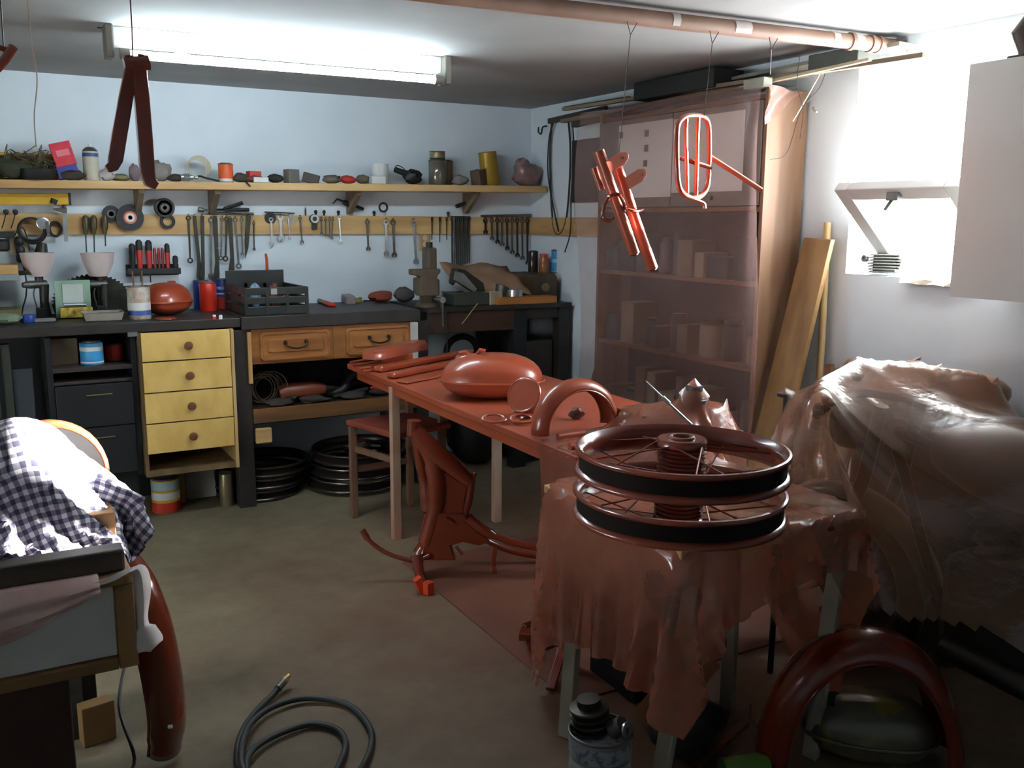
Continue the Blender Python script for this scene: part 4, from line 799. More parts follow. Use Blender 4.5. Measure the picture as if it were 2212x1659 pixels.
c = V((atY(1150, 570, 5.12).x+.005, 5.12, tp)); tin(1139, 1161, 543, 5.12, mat('dark_jar', (52, 40, 34), .2), 'dark_bottle', 'dark bottle left of the jam jar in the corner', cat='bottle', base=c, lid=BLACK)
# ================================================================== long painting table
TZ = .76
tb = thing('painting_table', 'long narrow table red with overspray in the middle of the room', 'table', (1.9, 3.4, 0))
MB().bb(1.575, 2.30, 2.38, 4.53, TZ-.026, TZ).build('table_top', PRIMER_M, tb, bevel=.003)
MB().bb(1.582, 1.604, 2.42, 4.40, TZ-.062, TZ-.027).build('apron', PRIMER_M, tb); MB().bb(2.27, 2.292, 2.42, 4.40, TZ-.062, TZ-.027).build('apron', PRIMER_M, tb)
LEGW = mat('dusty_cream_leg', (176, 158, 138), .6, rgb2=(160, 110, 86), scale=3)
for x, y in ((1.59, 3.93), (2.13, 3.93), (1.60, 2.47), (2.26, 2.47)): MB().beam((x, y, 0), (x, y, TZ-.063 if False else TZ-.027), .04, .04, (1, 0, 0)).build('leg', LEGW, tb, bevel=.003)
# ---- wooden chair under the far end
chr_ = thing('wooden_chair', 'small wooden chair dusted red under the far end of table', 'chair', (1.72, 4.15, 0))
CH = mat('red_dusted_seat', (140, 62, 44), .6, rgb2=(112, 50, 36), scale=5); CHL = mat('dusty_brown_leg', (120, 86, 66), .6)
q = MB(); q.add([V(p) for p in ((1.50, 4.36, .475), (1.60, 3.965, .475), (1.94, 4.05, .475), (1.88, 4.40, .475), (1.50, 4.36, .505), (1.60, 3.965, .505), (1.94, 4.05, .505), (1.88, 4.40, .505))], [(0, 1, 2, 3), (7, 6, 5, 4), (0, 4, 5, 1), (1, 5, 6, 2), (2, 6, 7, 3), (3, 7, 4, 0)])
q.build('seat', CH, chr_, bevel=.008)
for (x, y, t_) in ((1.525, 4.33, .475), (1.625, 4.0, .475), (1.90, 4.08, .66), (1.85, 4.37, .66)): MB().beam((x, y, 0), (x, y, t_), .034, .034, (1, 0, 0)).build('leg', CHL, chr_, bevel=.003)
MB().beam((1.905, 4.06, .63), (1.85, 4.39, .63), .02, .10).build('backrest', CH, chr_, bevel=.006)
MB().beam((1.545, 4.33, .25), (1.85, 4.37, .25), .018, .028).build('stretcher', CHL, chr_); MB().beam((1.535, 4.31, .36), (1.62, 4.02, .36), .018, .028).build('stretcher', CHL, chr_)
# ---- hardboard sheet on the floor
one('floor_sheet', MB().bb(1.49, 2.75, 2.25, 3.62, .001, .006), mat('red_brown_hardboard', (112, 66, 46), .7, rgb2=(92, 50, 34), scale=3), 'brown hardboard sheet laid on the floor under the table', 'sheet')
# ================================================================== wheels
RIMM = mat('brick_gloss_rim', (134, 60, 42), .25, coat=.6); SPK = mat('red_spoke', (140, 70, 52), .35, .4)
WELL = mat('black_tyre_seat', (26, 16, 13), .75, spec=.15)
def wheel(c, Rr, name, label, group, m=RIMM, spokes=18, hub=True, hh=.055, wd_=.033, ms=SPK, a0=0.0, sep=True):
    c = V(c); t = thing(name, label, 'wheel', c-V((0, 0, hh if hub else wd_)), group)
    w_ = wd_; pr = [(Rr, w_), (Rr+.002, w_-.004), (Rr+.001, w_-.010), (Rr-.004, w_-.014), (Rr-.009, w_-.016), (Rr-.009, -w_+.016), (Rr-.004, -w_+.014), (Rr+.001, -w_+.010), (Rr+.002, -w_+.004), (Rr, -w_), (Rr-.006, -w_-.001), (Rr-.017, -w_+.008), (Rr-.022, -w_+.018), (Rr-.023, 0), (Rr-.022, w_-.018), (Rr-.017, w_-.008), (Rr-.006, w_+.001), (Rr, w_)]
    rm = MB().lathe(pr, c, (0, 0, 1), 64).build('rim', m, t, sm=True)
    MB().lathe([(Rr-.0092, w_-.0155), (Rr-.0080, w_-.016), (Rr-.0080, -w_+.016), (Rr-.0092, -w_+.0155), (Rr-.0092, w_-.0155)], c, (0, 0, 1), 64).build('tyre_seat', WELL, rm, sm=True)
    if hub:
        r1, r2 = .062, .052; fp = [(.022, hh), (.056, hh), (.060, hh-.006), (.060, hh-.016), (r2, hh-.018)]; n_ = 7; z = hh-.020; st = (2*hh-.04)/n_
        for i in range(n_): fp += [(r2, z), (r1-.004, z-st*.15), (r1-.004, z-st*.45), (r2, z-st*.6)]; z -= st
        fp += [(r2, -hh+.016), (.060, -hh+.012), (.060, -hh+.004), (.054, -hh), (.022, -hh), (.022, hh)]
        h_ = MB().lathe(fp, c, (0, 0, 1), 36).build('hub', m, t, sm=True)
        MB().torus(c+V((0, 0, hh+.001)), (0, 0, 1), .026, .005, 24, 8).build('bearing_ring', mat('pinkish_ring', (150, 100, 84), .4), h_, sm=True)
    base = None
    for i in range(spokes):
        a = a0+2*math.pi*i/spokes; sgn = 1 if i % 2 else -1; zz = (hh-.012)*(1 if (i//2) % 2 else -1)
        p = c+V((.060*math.cos(a), .060*math.sin(a), zz)); b2 = a+sgn*.75
        e = c+V(((Rr-.022)*math.cos(b2), (Rr-.022)*math.sin(b2), zz*.12))
        MB().cyl(p, e, .0022, seg=5).build('spoke', ms, t)
    return t
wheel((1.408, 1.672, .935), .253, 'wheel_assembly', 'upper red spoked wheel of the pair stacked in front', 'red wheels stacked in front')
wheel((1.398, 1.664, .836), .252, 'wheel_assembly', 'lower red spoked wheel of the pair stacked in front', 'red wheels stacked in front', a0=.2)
DKRIM = mat('dark_oily_rim', (56, 46, 40), .35, .5)
RCH = mat('dull_chrome_rim', (110, 104, 98), .25, .9)
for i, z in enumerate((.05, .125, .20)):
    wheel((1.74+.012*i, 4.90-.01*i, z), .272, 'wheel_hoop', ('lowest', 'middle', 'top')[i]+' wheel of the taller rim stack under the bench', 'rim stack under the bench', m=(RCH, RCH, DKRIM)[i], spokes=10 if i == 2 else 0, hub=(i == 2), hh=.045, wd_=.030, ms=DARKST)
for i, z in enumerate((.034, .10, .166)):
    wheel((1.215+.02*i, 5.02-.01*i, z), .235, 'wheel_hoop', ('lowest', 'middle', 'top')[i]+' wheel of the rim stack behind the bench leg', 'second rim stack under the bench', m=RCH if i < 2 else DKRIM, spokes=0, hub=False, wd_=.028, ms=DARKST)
# ================================================================== parts lying on the table
def fender(L, Rt, h, n, width, drop, m, name, label, a0=0, a1=180, nseg=26, drops=None, cat='fender', prof=7, up_=V((0, 0, 1)), beadr=.006):
    """curved mudguard: arc from L to Rt in the plane spanned by (Rt-L) and up, U-shaped across"""
    L, Rt = V(L), V(Rt); c = (L+Rt)/2; u = (Rt-L)/2; n = V(n).normalized(); rows = []
    for i in range(nseg+1):
        a = R(a1+(a0-a1)*i/nseg); e = u*math.cos(a)+up_*h*math.sin(a); o = c+e; rd = e.normalized() if e.length > 1e-4 else up_
        row = []
        for j in range(prof*2+1):
            w_ = j/prof-1; row.append(o+n*(width/2*math.sin(w_*math.pi/2))-rd*drop*(1-math.cos(w_*math.pi/2)))
        rows.append(row)
    lo = min((p for r_ in rows for p in r_), key=lambda p: p.z)
    t = thing(name, label, cat, V((c.x, c.y, lo.z)))
    MB().loft(rows, cap=False, closed=False).build('fender_skin', m, t, sm=True, thick=.003)
    for s_ in (0, -1): MB().tube([r_[s_] for r_ in rows], beadr*.6, 6).build('rolled_edge', m, t, sm=True)
    return t
Lp, Rp = atZ(1152, 930, TZ+.034), atZ(1330, 908, TZ+.034); dn = V((0, 0, 1)).cross((Rp-Lp)).normalized()
fender(Lp, Rp, .165, dn, .085, .035, PRIMER, 'front_fender', 'arched red front fender standing on the table', a0=-6, a1=186)
# fuel tank
c = atZ(1078, 866, TZ+.001)+V((.02, .10, 0)); tk, P = tank(c, .43, .30, .185, PRIMER, 'fuel_tank', 'big rounded red fuel tank on the table', 'fuel tank', rz=R(-24), nose=-.5)
MB().lathe([(.038, 0), (.038, .012), (.030, .020), (.018, .022), (.018, .034), (.001, .036)], P(-.115, .02, .158), (-.25, 0, 1), 20).build('filler_neck', PRIMER, tk, sm=True)
MB().tube([P(-.06, -.01, .185), P(-.05, -.02, .20), P(-.03, -.02, .195)], .010, 8).build('bracket', PRIMER, tk, sm=True)
# headlamp nacelle: open bowl on a plate with two holes
c = atZ(1150, 905, TZ)+V((0, .02, .075)); hl = thing('headlamp_nacelle', 'red headlamp nacelle with open bowl beside the arched fender', 'headlamp', V((c.x, c.y, TZ+.001)))
ax = V((-.62, -.38, .34)).normalized()
bo = [(.064, .055), (.066, .045), (.066, .0), (.060, -.045), (.045, -.085), (.022, -.11), (.001, -.115), (.020, -.105), (.042, -.08), (.056, -.043), (.062, 0), (.062, .05), (.064, .055)]
MB().lathe(bo[:7]+[(.001, -.112)], c, ax, 32).build('bowl', PRIMER, hl, sm=True)
MB().lathe([(.058, .050), (.060, .050), (.060, .030), (.001, .022)], c, ax, 32).build('inner_face', PRIMER_D, hl, sm=True)
MB().torus(c+ax*.052, ax, .064, .005, 32, 8).build('bezel', PRIMER, hl, sm=True)
p0 = atZ(1080, 905, TZ+.018); rows = []
n0 = V((-.35, -.25, 1)).normalized(); ux = V((.88, -.45, 0)).normalized(); uy = n0.cross(ux)
def ringpts(o, r_, k_=20): return [o+ux*r_*math.cos(2*math.pi*i/k_)+uy*r_*.7*math.sin(2*math.pi*i/k_) for i in range(k_)]
for dx, nm in ((-.022, 'eyelet_plate'), (.042, 'eyelet_plate')):
    o = p0+ux*dx+V((.035 if dx > 0 else 0, -.02 if dx > 0 else 0, .004)); q = MB()
    A_, B_ = ringpts(o, .030), ringpts(o, .050); q.loft([A_, B_], cap=False); q.build(nm, PRIMER, hl, sm=True, thick=.004)
MB().add([p0+ux*.05+uy*.04, p0+ux*.05-uy*.03, c+V((-.02, -.02, -.06)), c+V((.01, .02, -.05))], [(0, 1, 2, 3)]).build('neck_plate', PRIMER, hl, sm=True, thick=.006)
# lid-like cover and long bars at the far end
def bar(p0, p1, z, w_, t_, m, name, label, cat='bar', bev=.004):
    a, b_ = atZ(*p0, z), atZ(*p1, z); return one(name, MB().beam(a, b_, w_, t_), m, label, cat, bevel=bev)
t = thing('side_cover', 'shallow red side cover propped at the far end of the table', 'cover', atZ(850, 765, TZ+.06))
a, b_ = atZ(800, 776, TZ+.05), atZ(908, 752, TZ+.05); d = (b_-a); s_ = V((0, 0, 1)).cross(d).normalized()
def capsule(z, e): return [a.lerp(b_, f_)+s_*(w_*(1+e))+V((0, 0, z)) for f_, w_ in ((-.02-e*.1, -.03), (.06-e*.1, -.055), (.94+e*.1, -.055), (1.02+e*.1, -.03), (1.02+e*.1, .03), (.94+e*.1, .055), (.06-e*.1, .055), (-.02-e*.1, .03))]
MB().loft([capsule(.0, .15), capsule(.028, .12), capsule(.045, -.12), capsule(.047, -.35)]).build('cover_shell', PRIMER, t, sm=True)
MB().box((a+b_)/2+V((0, 0, -.022)), (.16, .07, .044), rz=R(-10)).build('support_flange', PRIMER, t, bevel=.004)
bar((815, 797), (1016, 760), TZ+.018, .055, .030, PRIMER, 'chain_guard', 'long red channel lying rearmost across the far end of table', 'guard', .010)
bar((842, 811), (1046, 771), TZ+.017, .050, .028, PRIMER, 'chain_guard', 'long red channel lying in front of the rear channel', 'guard', .010)
bar((868, 826), (1000, 800), TZ+.006, .07, .008, PRIMER, 'flat_bracket', 'flat red strip lying before the two long channels', 'strip')
for i, (p0_, p1_) in enumerate((((757, 783), (850, 766)), ((760, 790), (872, 772)), ((775, 797), (860, 783)), ((786, 802), (842, 792)))):
    a, b_ = atZ(*p0_, TZ+.010+.0*i), atZ(*p1_, TZ+.010)
    one('painted_rod', MB().cyl(a, b_, .007, seg=8), PRIMER, ('rearmost', 'second', 'third', 'nearest')[i]+' red rod sticking out at the far left table corner', 'rod', 'red rods at the table corner', sm=True)
for i, (p0_, p1_) in enumerate((((1205, 944), (1262, 936)), ((1230, 966), (1290, 958)))):
    a, b_ = atZ(*p0_, TZ+.012), atZ(*p1_, TZ+.012)
    one('small_tube', MB().cyl(a, b_, .012, seg=12), PRIMER, ('farther', 'nearer')[i]+' short red tube lying beside the front wheel', 'tube', 'short tubes at the near table end', sm=True)
c = atZ(1252, 907, TZ+.001); one('small_casting', MB().blob(c+V((0, .02, .02)), (.07, .04, .04), 81, .2), mat('dark_red_casting', (84, 44, 32), .5), 'little dark red casting lying under the arched fender', 'casting', sm=True)
# ================================================================== motorcycle frame leaning under the table
fp0 = V((1.57, 3.42, 0)); fn = V((math.sin(R(25)), math.cos(R(25)), 0))
def fpt(px, py, off=0):
    d = fw*FOC+rt*(px-IW/2)-up*(py-IH/2); return CAM+d*(((fp0+fn*off-CAM).dot(fn))/d.dot(fn))
fr = thing('frame_assembly', 'glossy red pressed-steel motorcycle frame on the floor under the table', 'frame', (1.58, 3.42, 0))
K = mpp(fpt(950, 1080))
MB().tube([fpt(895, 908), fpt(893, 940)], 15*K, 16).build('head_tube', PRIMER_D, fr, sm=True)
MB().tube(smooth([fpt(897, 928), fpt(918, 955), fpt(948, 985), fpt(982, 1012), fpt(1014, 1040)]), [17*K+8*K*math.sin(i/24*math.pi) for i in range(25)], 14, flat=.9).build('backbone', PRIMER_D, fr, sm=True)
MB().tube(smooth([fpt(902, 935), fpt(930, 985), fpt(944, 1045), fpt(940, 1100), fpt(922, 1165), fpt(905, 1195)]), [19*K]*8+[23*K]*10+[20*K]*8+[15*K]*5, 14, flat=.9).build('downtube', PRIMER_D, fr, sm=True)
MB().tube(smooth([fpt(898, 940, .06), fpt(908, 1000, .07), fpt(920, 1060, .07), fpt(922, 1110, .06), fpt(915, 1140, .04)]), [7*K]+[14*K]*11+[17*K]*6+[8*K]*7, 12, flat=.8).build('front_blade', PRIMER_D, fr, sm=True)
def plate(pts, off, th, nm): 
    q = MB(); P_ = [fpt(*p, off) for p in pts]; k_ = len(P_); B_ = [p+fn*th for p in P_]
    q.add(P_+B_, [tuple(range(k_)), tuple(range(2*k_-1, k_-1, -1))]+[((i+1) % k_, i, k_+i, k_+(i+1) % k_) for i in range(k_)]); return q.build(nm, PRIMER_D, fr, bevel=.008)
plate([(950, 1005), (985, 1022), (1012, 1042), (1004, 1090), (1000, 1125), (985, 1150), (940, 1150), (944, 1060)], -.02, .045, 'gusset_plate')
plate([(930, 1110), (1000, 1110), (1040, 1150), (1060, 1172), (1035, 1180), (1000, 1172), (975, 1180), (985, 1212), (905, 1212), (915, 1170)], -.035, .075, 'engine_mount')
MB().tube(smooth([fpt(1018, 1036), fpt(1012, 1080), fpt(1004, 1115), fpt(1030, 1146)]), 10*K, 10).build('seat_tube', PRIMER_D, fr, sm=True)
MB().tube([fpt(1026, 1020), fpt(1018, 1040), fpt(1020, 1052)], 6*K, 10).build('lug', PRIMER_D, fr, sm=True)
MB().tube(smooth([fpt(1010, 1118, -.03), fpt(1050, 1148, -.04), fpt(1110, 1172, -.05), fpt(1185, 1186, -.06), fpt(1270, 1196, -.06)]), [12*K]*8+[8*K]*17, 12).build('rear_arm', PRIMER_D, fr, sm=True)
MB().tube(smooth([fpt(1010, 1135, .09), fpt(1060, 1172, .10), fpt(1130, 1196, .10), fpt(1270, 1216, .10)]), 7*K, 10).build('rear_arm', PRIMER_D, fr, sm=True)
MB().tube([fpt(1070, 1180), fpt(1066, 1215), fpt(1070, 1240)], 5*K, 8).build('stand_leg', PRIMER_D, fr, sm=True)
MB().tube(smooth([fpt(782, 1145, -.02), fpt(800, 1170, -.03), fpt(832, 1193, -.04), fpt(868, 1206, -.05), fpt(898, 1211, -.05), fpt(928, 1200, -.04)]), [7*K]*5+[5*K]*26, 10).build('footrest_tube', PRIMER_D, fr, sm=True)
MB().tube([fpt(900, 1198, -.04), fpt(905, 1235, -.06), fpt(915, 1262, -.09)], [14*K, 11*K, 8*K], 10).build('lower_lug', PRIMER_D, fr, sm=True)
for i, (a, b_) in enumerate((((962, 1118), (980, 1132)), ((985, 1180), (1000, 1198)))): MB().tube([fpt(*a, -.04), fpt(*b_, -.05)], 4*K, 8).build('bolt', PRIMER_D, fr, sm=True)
c = atZ(927, 1287, 0); t = thing('orange_block', 'small bright orange block on the floor propping the frame', 'block', c+V((0, .02, 0)))
MB().box(c+V((0.005, .02, .026)), (.036, .036, .05), rz=.3).build('block_body', mat('bright_orange_red', (214, 66, 26), .5), t, bevel=.003)
MB().box(c+V((-.022, .04, .036)), (.034, .03, .07), rz=.1, m=MX.Rotation(R(-25), 3, 'Y')).build('block_arm', mat('bright_orange_red', (214, 66, 26), .5), t, bevel=.003)
# ---- small stand bracket on the floor
st = thing('stand_bracket', 'small red stand bracket lying on the hardboard by the grey leg', 'bracket', atZ(1180, 1420, 0))
def fz(px, py, z): return atZ(px, py, z)
MB().beam(fz(1132, 1356, .09), fz(1232, 1322, .10), .03, .022).build('long_bar', PRIMER_D, st, bevel=.003)
MB().beam(fz(1150, 1362, .085), fz(1208, 1392, .085), .022, .018).build('cross_bar', PRIMER_D, st, bevel=.003)
MB().beam(fz(1134, 1378, .075), fz(1140, 1362, .08), .045, .03).build('end_plate', PRIMER_D, st, bevel=.003)
MB().tube([fz(1178, 1398, .06), fz(1205, 1386, .07), fz(1240, 1374, .08)], .014, 10).build('pivot_tube', PRIMER_D, st, sm=True)
MB().beam(fz(1188, 1490, .012), fz(1216, 1402, .075), .03, .014).build('leg', PRIMER_D, st, bevel=.003)
MB().beam(fz(1156, 1440, .012), fz(1136, 1372, .075), .022, .012).build('leg', PRIMER_D, st, bevel=.003)
# ---- near table under the wheels
nt = thing('small_table', 'small table with slanting grey legs under the red wheels', 'table', (1.65, 1.85, 0))
NG = mat('pale_grey_leg', (168, 162, 146), .6, scale=4)
MB().bb(1.352, 1.978, 1.592, 2.208, .72, .744).build('table_top', PINE, nt, bevel=.003)
for f_, tp_ in (((1.375, 2.10), (1.43, 2.12)), ((1.41, 1.72), (1.47, 1.66)), ((1.90, 1.99), (1.95, 2.05)), ((1.93, 1.68), (1.95, 1.64))):
    MB().beam((f_[0], f_[1], 0), (tp_[0], tp_[1], .724), .042, .03, (1, .4, 0)).build('leg', NG, nt, bevel=.003)
MB().beam((1.43, 2.12, .69), (1.47, 1.66, .69), .02, .05).build('apron', NG, nt); MB().beam((1.95, 2.05, .69), (1.95, 1.64, .69), .02, .05).build('apron', NG, nt)
# ---- bucket full of finned cylinders
bc_ = V((1.238, 1.735, 0)); bk = thing('paint_bucket', 'dented grey-white bucket by the slanting leg', 'bucket', bc_)
BW = mat('dirty_white_bucket', (150, 156, 156), .45, rgb2=(100, 100, 92), scale=7)
MB().lathe([(.070, 0), (.072, .004), (.078, .245), (.080, .25), (.077, .25), (.071, .01), (.001, .008)], bc_, (0, 0, 1), 32).build('bucket_wall', BW, bk, sm=True)
MB().torus(bc_+V((0, 0, .25)), (0, 0, 1), .079, .004, 32, 8).build('rim', GREYST, bk, sm=True)
MB().lathe([(.0785, .195), (.0795, .235)], bc_, (0, 0, 1), 32).build('printed_band', mat('blue_grey_print', (142, 148, 154), .5, rgb2=(96, 100, 120), scale=60, contrast=(.4, .5)), bk, sm=True)
MB().lathe([(.0765, .06), (.078, .185)], bc_, (0, 0, 1), 32).build('paper_label', mat('pale_label', (176, 182, 182), .6, rgb2=(120, 122, 120), scale=20), bk, sm=True)
cy = thing('engine_cylinder', 'dark finned engine cylinder standing in the bucket', 'engine part', bc_+V((0, 0, .012))); FIN = mat('oily_alloy', (84, 78, 70), .4, .7)
axc = V((-.08, .05, 1)).normalized(); pr = [(.03, 0)]
for i in range(11): pr += [(.030, .10+i*.018), (.050, .103+i*.018), (.050, .109+i*.018), (.030, .112+i*.018)]
MB().lathe(pr+[(.03, .31), (.001, .31)], bc_+V((.01, .02, .012)), axc, 28).build('finned_barrel', FIN, cy, sm=False)
MB().tube([bc_+V((.02, -.02, .255)), bc_+V((.035, -.045, .275))], [.022, .024], 12).build('exhaust_flange', GREYST, cy, sm=True)
cf = bc_+V((.040, -.052, .262)); MB().lathe([(.010, 0), (.022, 0), (.022, .006), (.010, .006), (.010, 0)], cf, (.3, -.8, .25), 20).build('flange_ring', STEEL, cy, sm=True)
# ---- air hose on the floor
hp = [(612, 1474), (590, 1500), (558, 1532), (528, 1572), (513, 1620), (522, 1675), (590, 1735), (700, 1730), (772, 1672), (802, 1612), (795, 1566), (750, 1522), (668, 1508), (600, 1522), (548, 1556), (524, 1606), (528, 1670), (590, 1752), (690, 1735), (730, 1660), (747, 1606), (722, 1573), (659, 1566), (572, 1600), (534, 1640), (545, 1710), (620, 1790)]
hz = [.03, .016]+[.011]*10+[.016, .020, .026, .034, .034, .03, .02]+[.012]*3+[.014, .020, .026, .03, .02]
ho = thing('air_hose', 'coiled black air hose lying on the concrete floor', 'hose', atZ(660, 1600, 0))
hpts = [atZ(p[0], p[1], z) for p, z in zip(hp, hz)]
MB().tube(smooth(hpts, 7), .0098, 10).build('hose', mat('dark_grey_rubber', (52, 56, 54), .5), ho, sm=True)
d = (hpts[0]-hpts[1]).normalized()
MB().cyl(hpts[0]-d*.03, hpts[0]+d*.005, .0125, seg=12).build('hose_clamp', GREYST, ho, sm=True)
MB().cyl(hpts[0]+d*.005, hpts[0]+d*.02, .011, seg=6).cyl(hpts[0]+d*.02, hpts[0]+d*.034, .008, seg=10).build('brass_nipple', mat('brass', (196, 160, 100), .3, .8), ho, sm=True)
# ================================================================== shelf unit beside the right wall (behind plastic film)
WX0, WX1, WYa, WYb, WZ = 2.89, 3.12, 2.97, 4.20, 2.045
wu = thing('shelf_unit', 'tall brown veneered shelf unit against the right wall', 'shelf unit', (3.0, 3.58, 0))
MB().bb(WX0, WX1, WYa, WYa+.02, 0, WZ).build('side_panel', CHIP, wu, bevel=.002); MB().bb(WX0, WX1, WYb-.02, WYb, 0, WZ).build('side_panel', CHIP, wu, bevel=.002)
MB().bb(WX1-.012, WX1, WYa+.02, WYb-.02, 0, WZ).build('back_panel', mat('dark_back_board', (58, 50, 44), .7), wu)
for z in (.06, .48, .86, 1.235, 1.56, WZ-.02): MB().bb(WX0+.01, WX1-.012, WYa+.02, WYb-.02, z-.02, z).build('shelf', wood('shelf_y', (130, 96, 66), (96, 66, 44), 'Y'), wu, bevel=.001)
for y0, y1 in ((WYa+.022, 3.58), (3.586, WYb-.022)):
    d_ = MB().bb(WX0-.006, WX0+.009, y0, y1, 1.565, WZ-.045).build('door', mat('grey_brown_door', (120, 112, 104), .5), wu, bevel=.002)
    MB().cyl((WX0-.02, (y0+y1)/2, 1.60), (WX0-.007, (y0+y1)/2, 1.60), .009, seg=12).build('knob', GREYST, d_, sm=True)
# printed sheets on the doors
def sheet(px0, py0, px1, py1, label, pics):
    a, b_ = atX(px0, py0, WX0-.010), atX(px1, py1, WX0-.010)
    t = thing('poster', label, 'poster', V((WX0-.010, (a.y+b_.y)/2, min(a.z, b_.z))))
    MB().bb(WX0-.011, WX0-.0085, min(a.y, b_.y), max(a.y, b_.y), min(a.z, b_.z), max(a.z, b_.z)).build('paper', mat('white_sheet', (232, 232, 230), .6, var=.03), t)
    for px, py in pics:
        c = atX(px, py, WX0-.012); MB().box((WX0-.0125, c.y, c.z), (.002, .03, .032)).build('picture', mat('brown_picture', (122, 92, 74), .6, rgb2=(90, 70, 90), scale=60), t)
sheet(1338, 272, 1448, 425, 'white sheet with small printed pictures on the left cupboard door', ((1397, 288), (1396, 320), (1394, 353), (1342, 292)))
sheet(1456, 258, 1602, 412, 'blank white sheet on the right cupboard door', ())
# goods on the shelves
rs = random.Random(5)
names = [('box', 'jar', 'can'), ]
goods = []
for z, hmax, lab in ((1.235, .24, 'upper open shelf'), (.86, .26, 'middle open shelf'), (.48, .28, 'lower open shelf'), (.06, .32, 'bottom shelf')):
    y = WYa+.07; i = 0
    while y < WYb-.12:
        w_ = rs.uniform(.06, .15); h = rs.uniform(.4, .95)*hmax; colr = rs.choice([(120, 104, 84), (70, 64, 58), (150, 130, 104), (52, 60, 66), (96, 70, 50), (40, 42, 40)])
        if lab == 'bottom shelf' and 3.1 < y < 3.35: colr = (54, 76, 150)
        goods.append((lab, i, y+w_/2, w_, h, colr, rs.random() < .45, z)); y += w_+rs.uniform(.01, .05); i += 1
ordn = ['first', 'second', 'third', 'fourth', 'fifth', 'sixth', 'seventh', 'eighth', 'ninth', 'tenth', 'eleventh', 'twelfth', 'thirteenth']
for lab, i, y, w_, h, colr, rnd_, z in goods:
    m_ = mat('goods_%d_%d_%d' % colr, colr, .6)
    lb_ = ordn[min(i, 12)]+(' round jar' if rnd_ else ' box')+' from the wooden side panel on the '+lab
    if rnd_:
        t = thing('storage_jar', lb_, 'jar', (WX0+.10, y, z), 'goods in the shelf unit')
        MB().lathe([(w_*.42, 0), (w_*.45, .006), (w_*.45, h*.85), (w_*.36, h*.9)], (WX0+.10, y, z), (0, 0, 1), 18).build('jar_body', m_, t, sm=True)
        MB().lathe([(w_*.38, h*.88), (w_*.38, h), (.001, h)], (WX0+.10, y, z), (0, 0, 1), 18).build('lid', DARKST, t, sm=True)
    else: one('storage_box', MB().box((WX0+.10, y, z+h/2), (.15, w_, h)), m_, lb_, 'box', 'goods in the shelf unit', bevel=.003)
# battens and pipes stored on top of the unit
def batten(p0, p1, X0, X1, w_, t_, m, name, label, cat='batten'):
    a, b_ = atX(*p0, X0), atX(*p1, X1); return one(name, MB().beam(a, b_, w_, t_), m, label, cat, 'timber stored above the shelf unit', bevel=.002)
OLDW = wood('old_grey_timber', (128, 112, 90), (92, 78, 60), 'Y'); DKW = mat('dark_timber', (66, 58, 48), .7)
batten((1218, 236), (1998, 119), 2.95, 2.95, .03, .018, OLDW, 'batten', 'longest pale batten on top of the shelf unit')
batten((1215, 262), (1780, 152), 2.99, 2.99, .035, .02, OLDW, 'batten', 'second pale batten on top of the shelf unit')
batten((1240, 270), (1660, 170), 3.04, 3.04, .04, .03, DKW, 'batten', 'dark thick batten behind the pale ones')
batten((1220, 234), (1360, 212), 3.09, 3.09, .02, .02, DKW, 'batten', 'short dark batten end poking out at the far left')
batten((1380, 216), (1960, 96), 3.07, 3.07, .09, .016, mat('grey_plank', (140, 134, 124), .7), 'plank', 'wide grey plank lying high above the shelf unit', 'plank')
batten((1600, 190), (1880, 128), 2.92, 2.92, .02, .012, mat('pale_strip', (186, 172, 146), .6), 'strip', 'pale thin strip at the near end of the batten pile', 'strip')
one('dark_block', MB().bb(2.92, 3.10, 3.35, 3.95, WZ+.05, ZC-.02), mat('black_green_carton', (34, 38, 36), .7), 'dark carton squeezed between the timber and ceiling', 'carton', bevel=.004)
one('dark_case', MB().bb(2.98, 3.11, 2.60, 2.85, 2.105, 2.165), mat('grey_green_case', (70, 74, 66), .6), 'small dark case lying on the timber near the window', 'case', bevel=.004)
# grey-white block clamped on the film at the front top corner
c = atX(1632, 203, WX0-.02); one('clamp_block', MB().box((WX0-.01, c.y, WZ+.022), (.05, .12, .04)), mat('grey_green_block', (150, 152, 140), .6), 'small grey block holding the plastic film on the shelf unit', 'block', bevel=.003)
# dark board on the right wall left of the shelf unit
a, b_ = atX(1240, 272, XR-.01), atX(1306, 440, XR-.01); one('dark_wall_board', MB().bb(XR-.022, XR-.002, 4.32, a.y, 1.60, 1.965), mat('charcoal_board', (48, 44, 42), .7), 'dark board hung on the right wall left of the film', 'board')
# looped cables on a hook
hk = atX(1178, 286, XR-.015); one('wall_hook', MB().rod([hk+V((.012, 0, .04)), hk+V((-.02, 0, .03)), hk+V((-.03, 0, -.01)), hk+V((-.05, 0, .0)), hk+V((-.05, 0, .03))], .005), BLACK, 'black hook on the right wall near the corner', 'hook', sm=True)
for i, (pts, lb_) in enumerate(((((1192, 262), (1188, 330), (1190, 420), (1196, 490), (1208, 506), (1222, 480), (1230, 400), (1232, 320), (1228, 262)), 'outer loop of black cable hanging by the corner'),
     (((1198, 258), (1186, 300), (1184, 380), (1198, 460), (1206, 500)), 'inner loop of black cable hanging by the corner'),
     (((1236, 258), (1240, 330), (1234, 420), (1232, 500), (1220, 545)), 'right strand of black cable hanging by the corner'))):
    one('looped_cable', MB().tube(smooth([atX(*p, XR-.02-.012*i) for p in pts]), .006-.001*i, 6), mat('black_green_cable', (40, 42, 34), .6), lb_, 'cable', 'black cables hanging by the corner', sm=True)
one('cable_rail', MB().beam(atX(1186, 262, XR-.045), atX(1310, 234, XR-.045), .02, .03), DKW, 'dark wooden strip the cables hang over', 'strip', 'timber stored above the shelf unit')
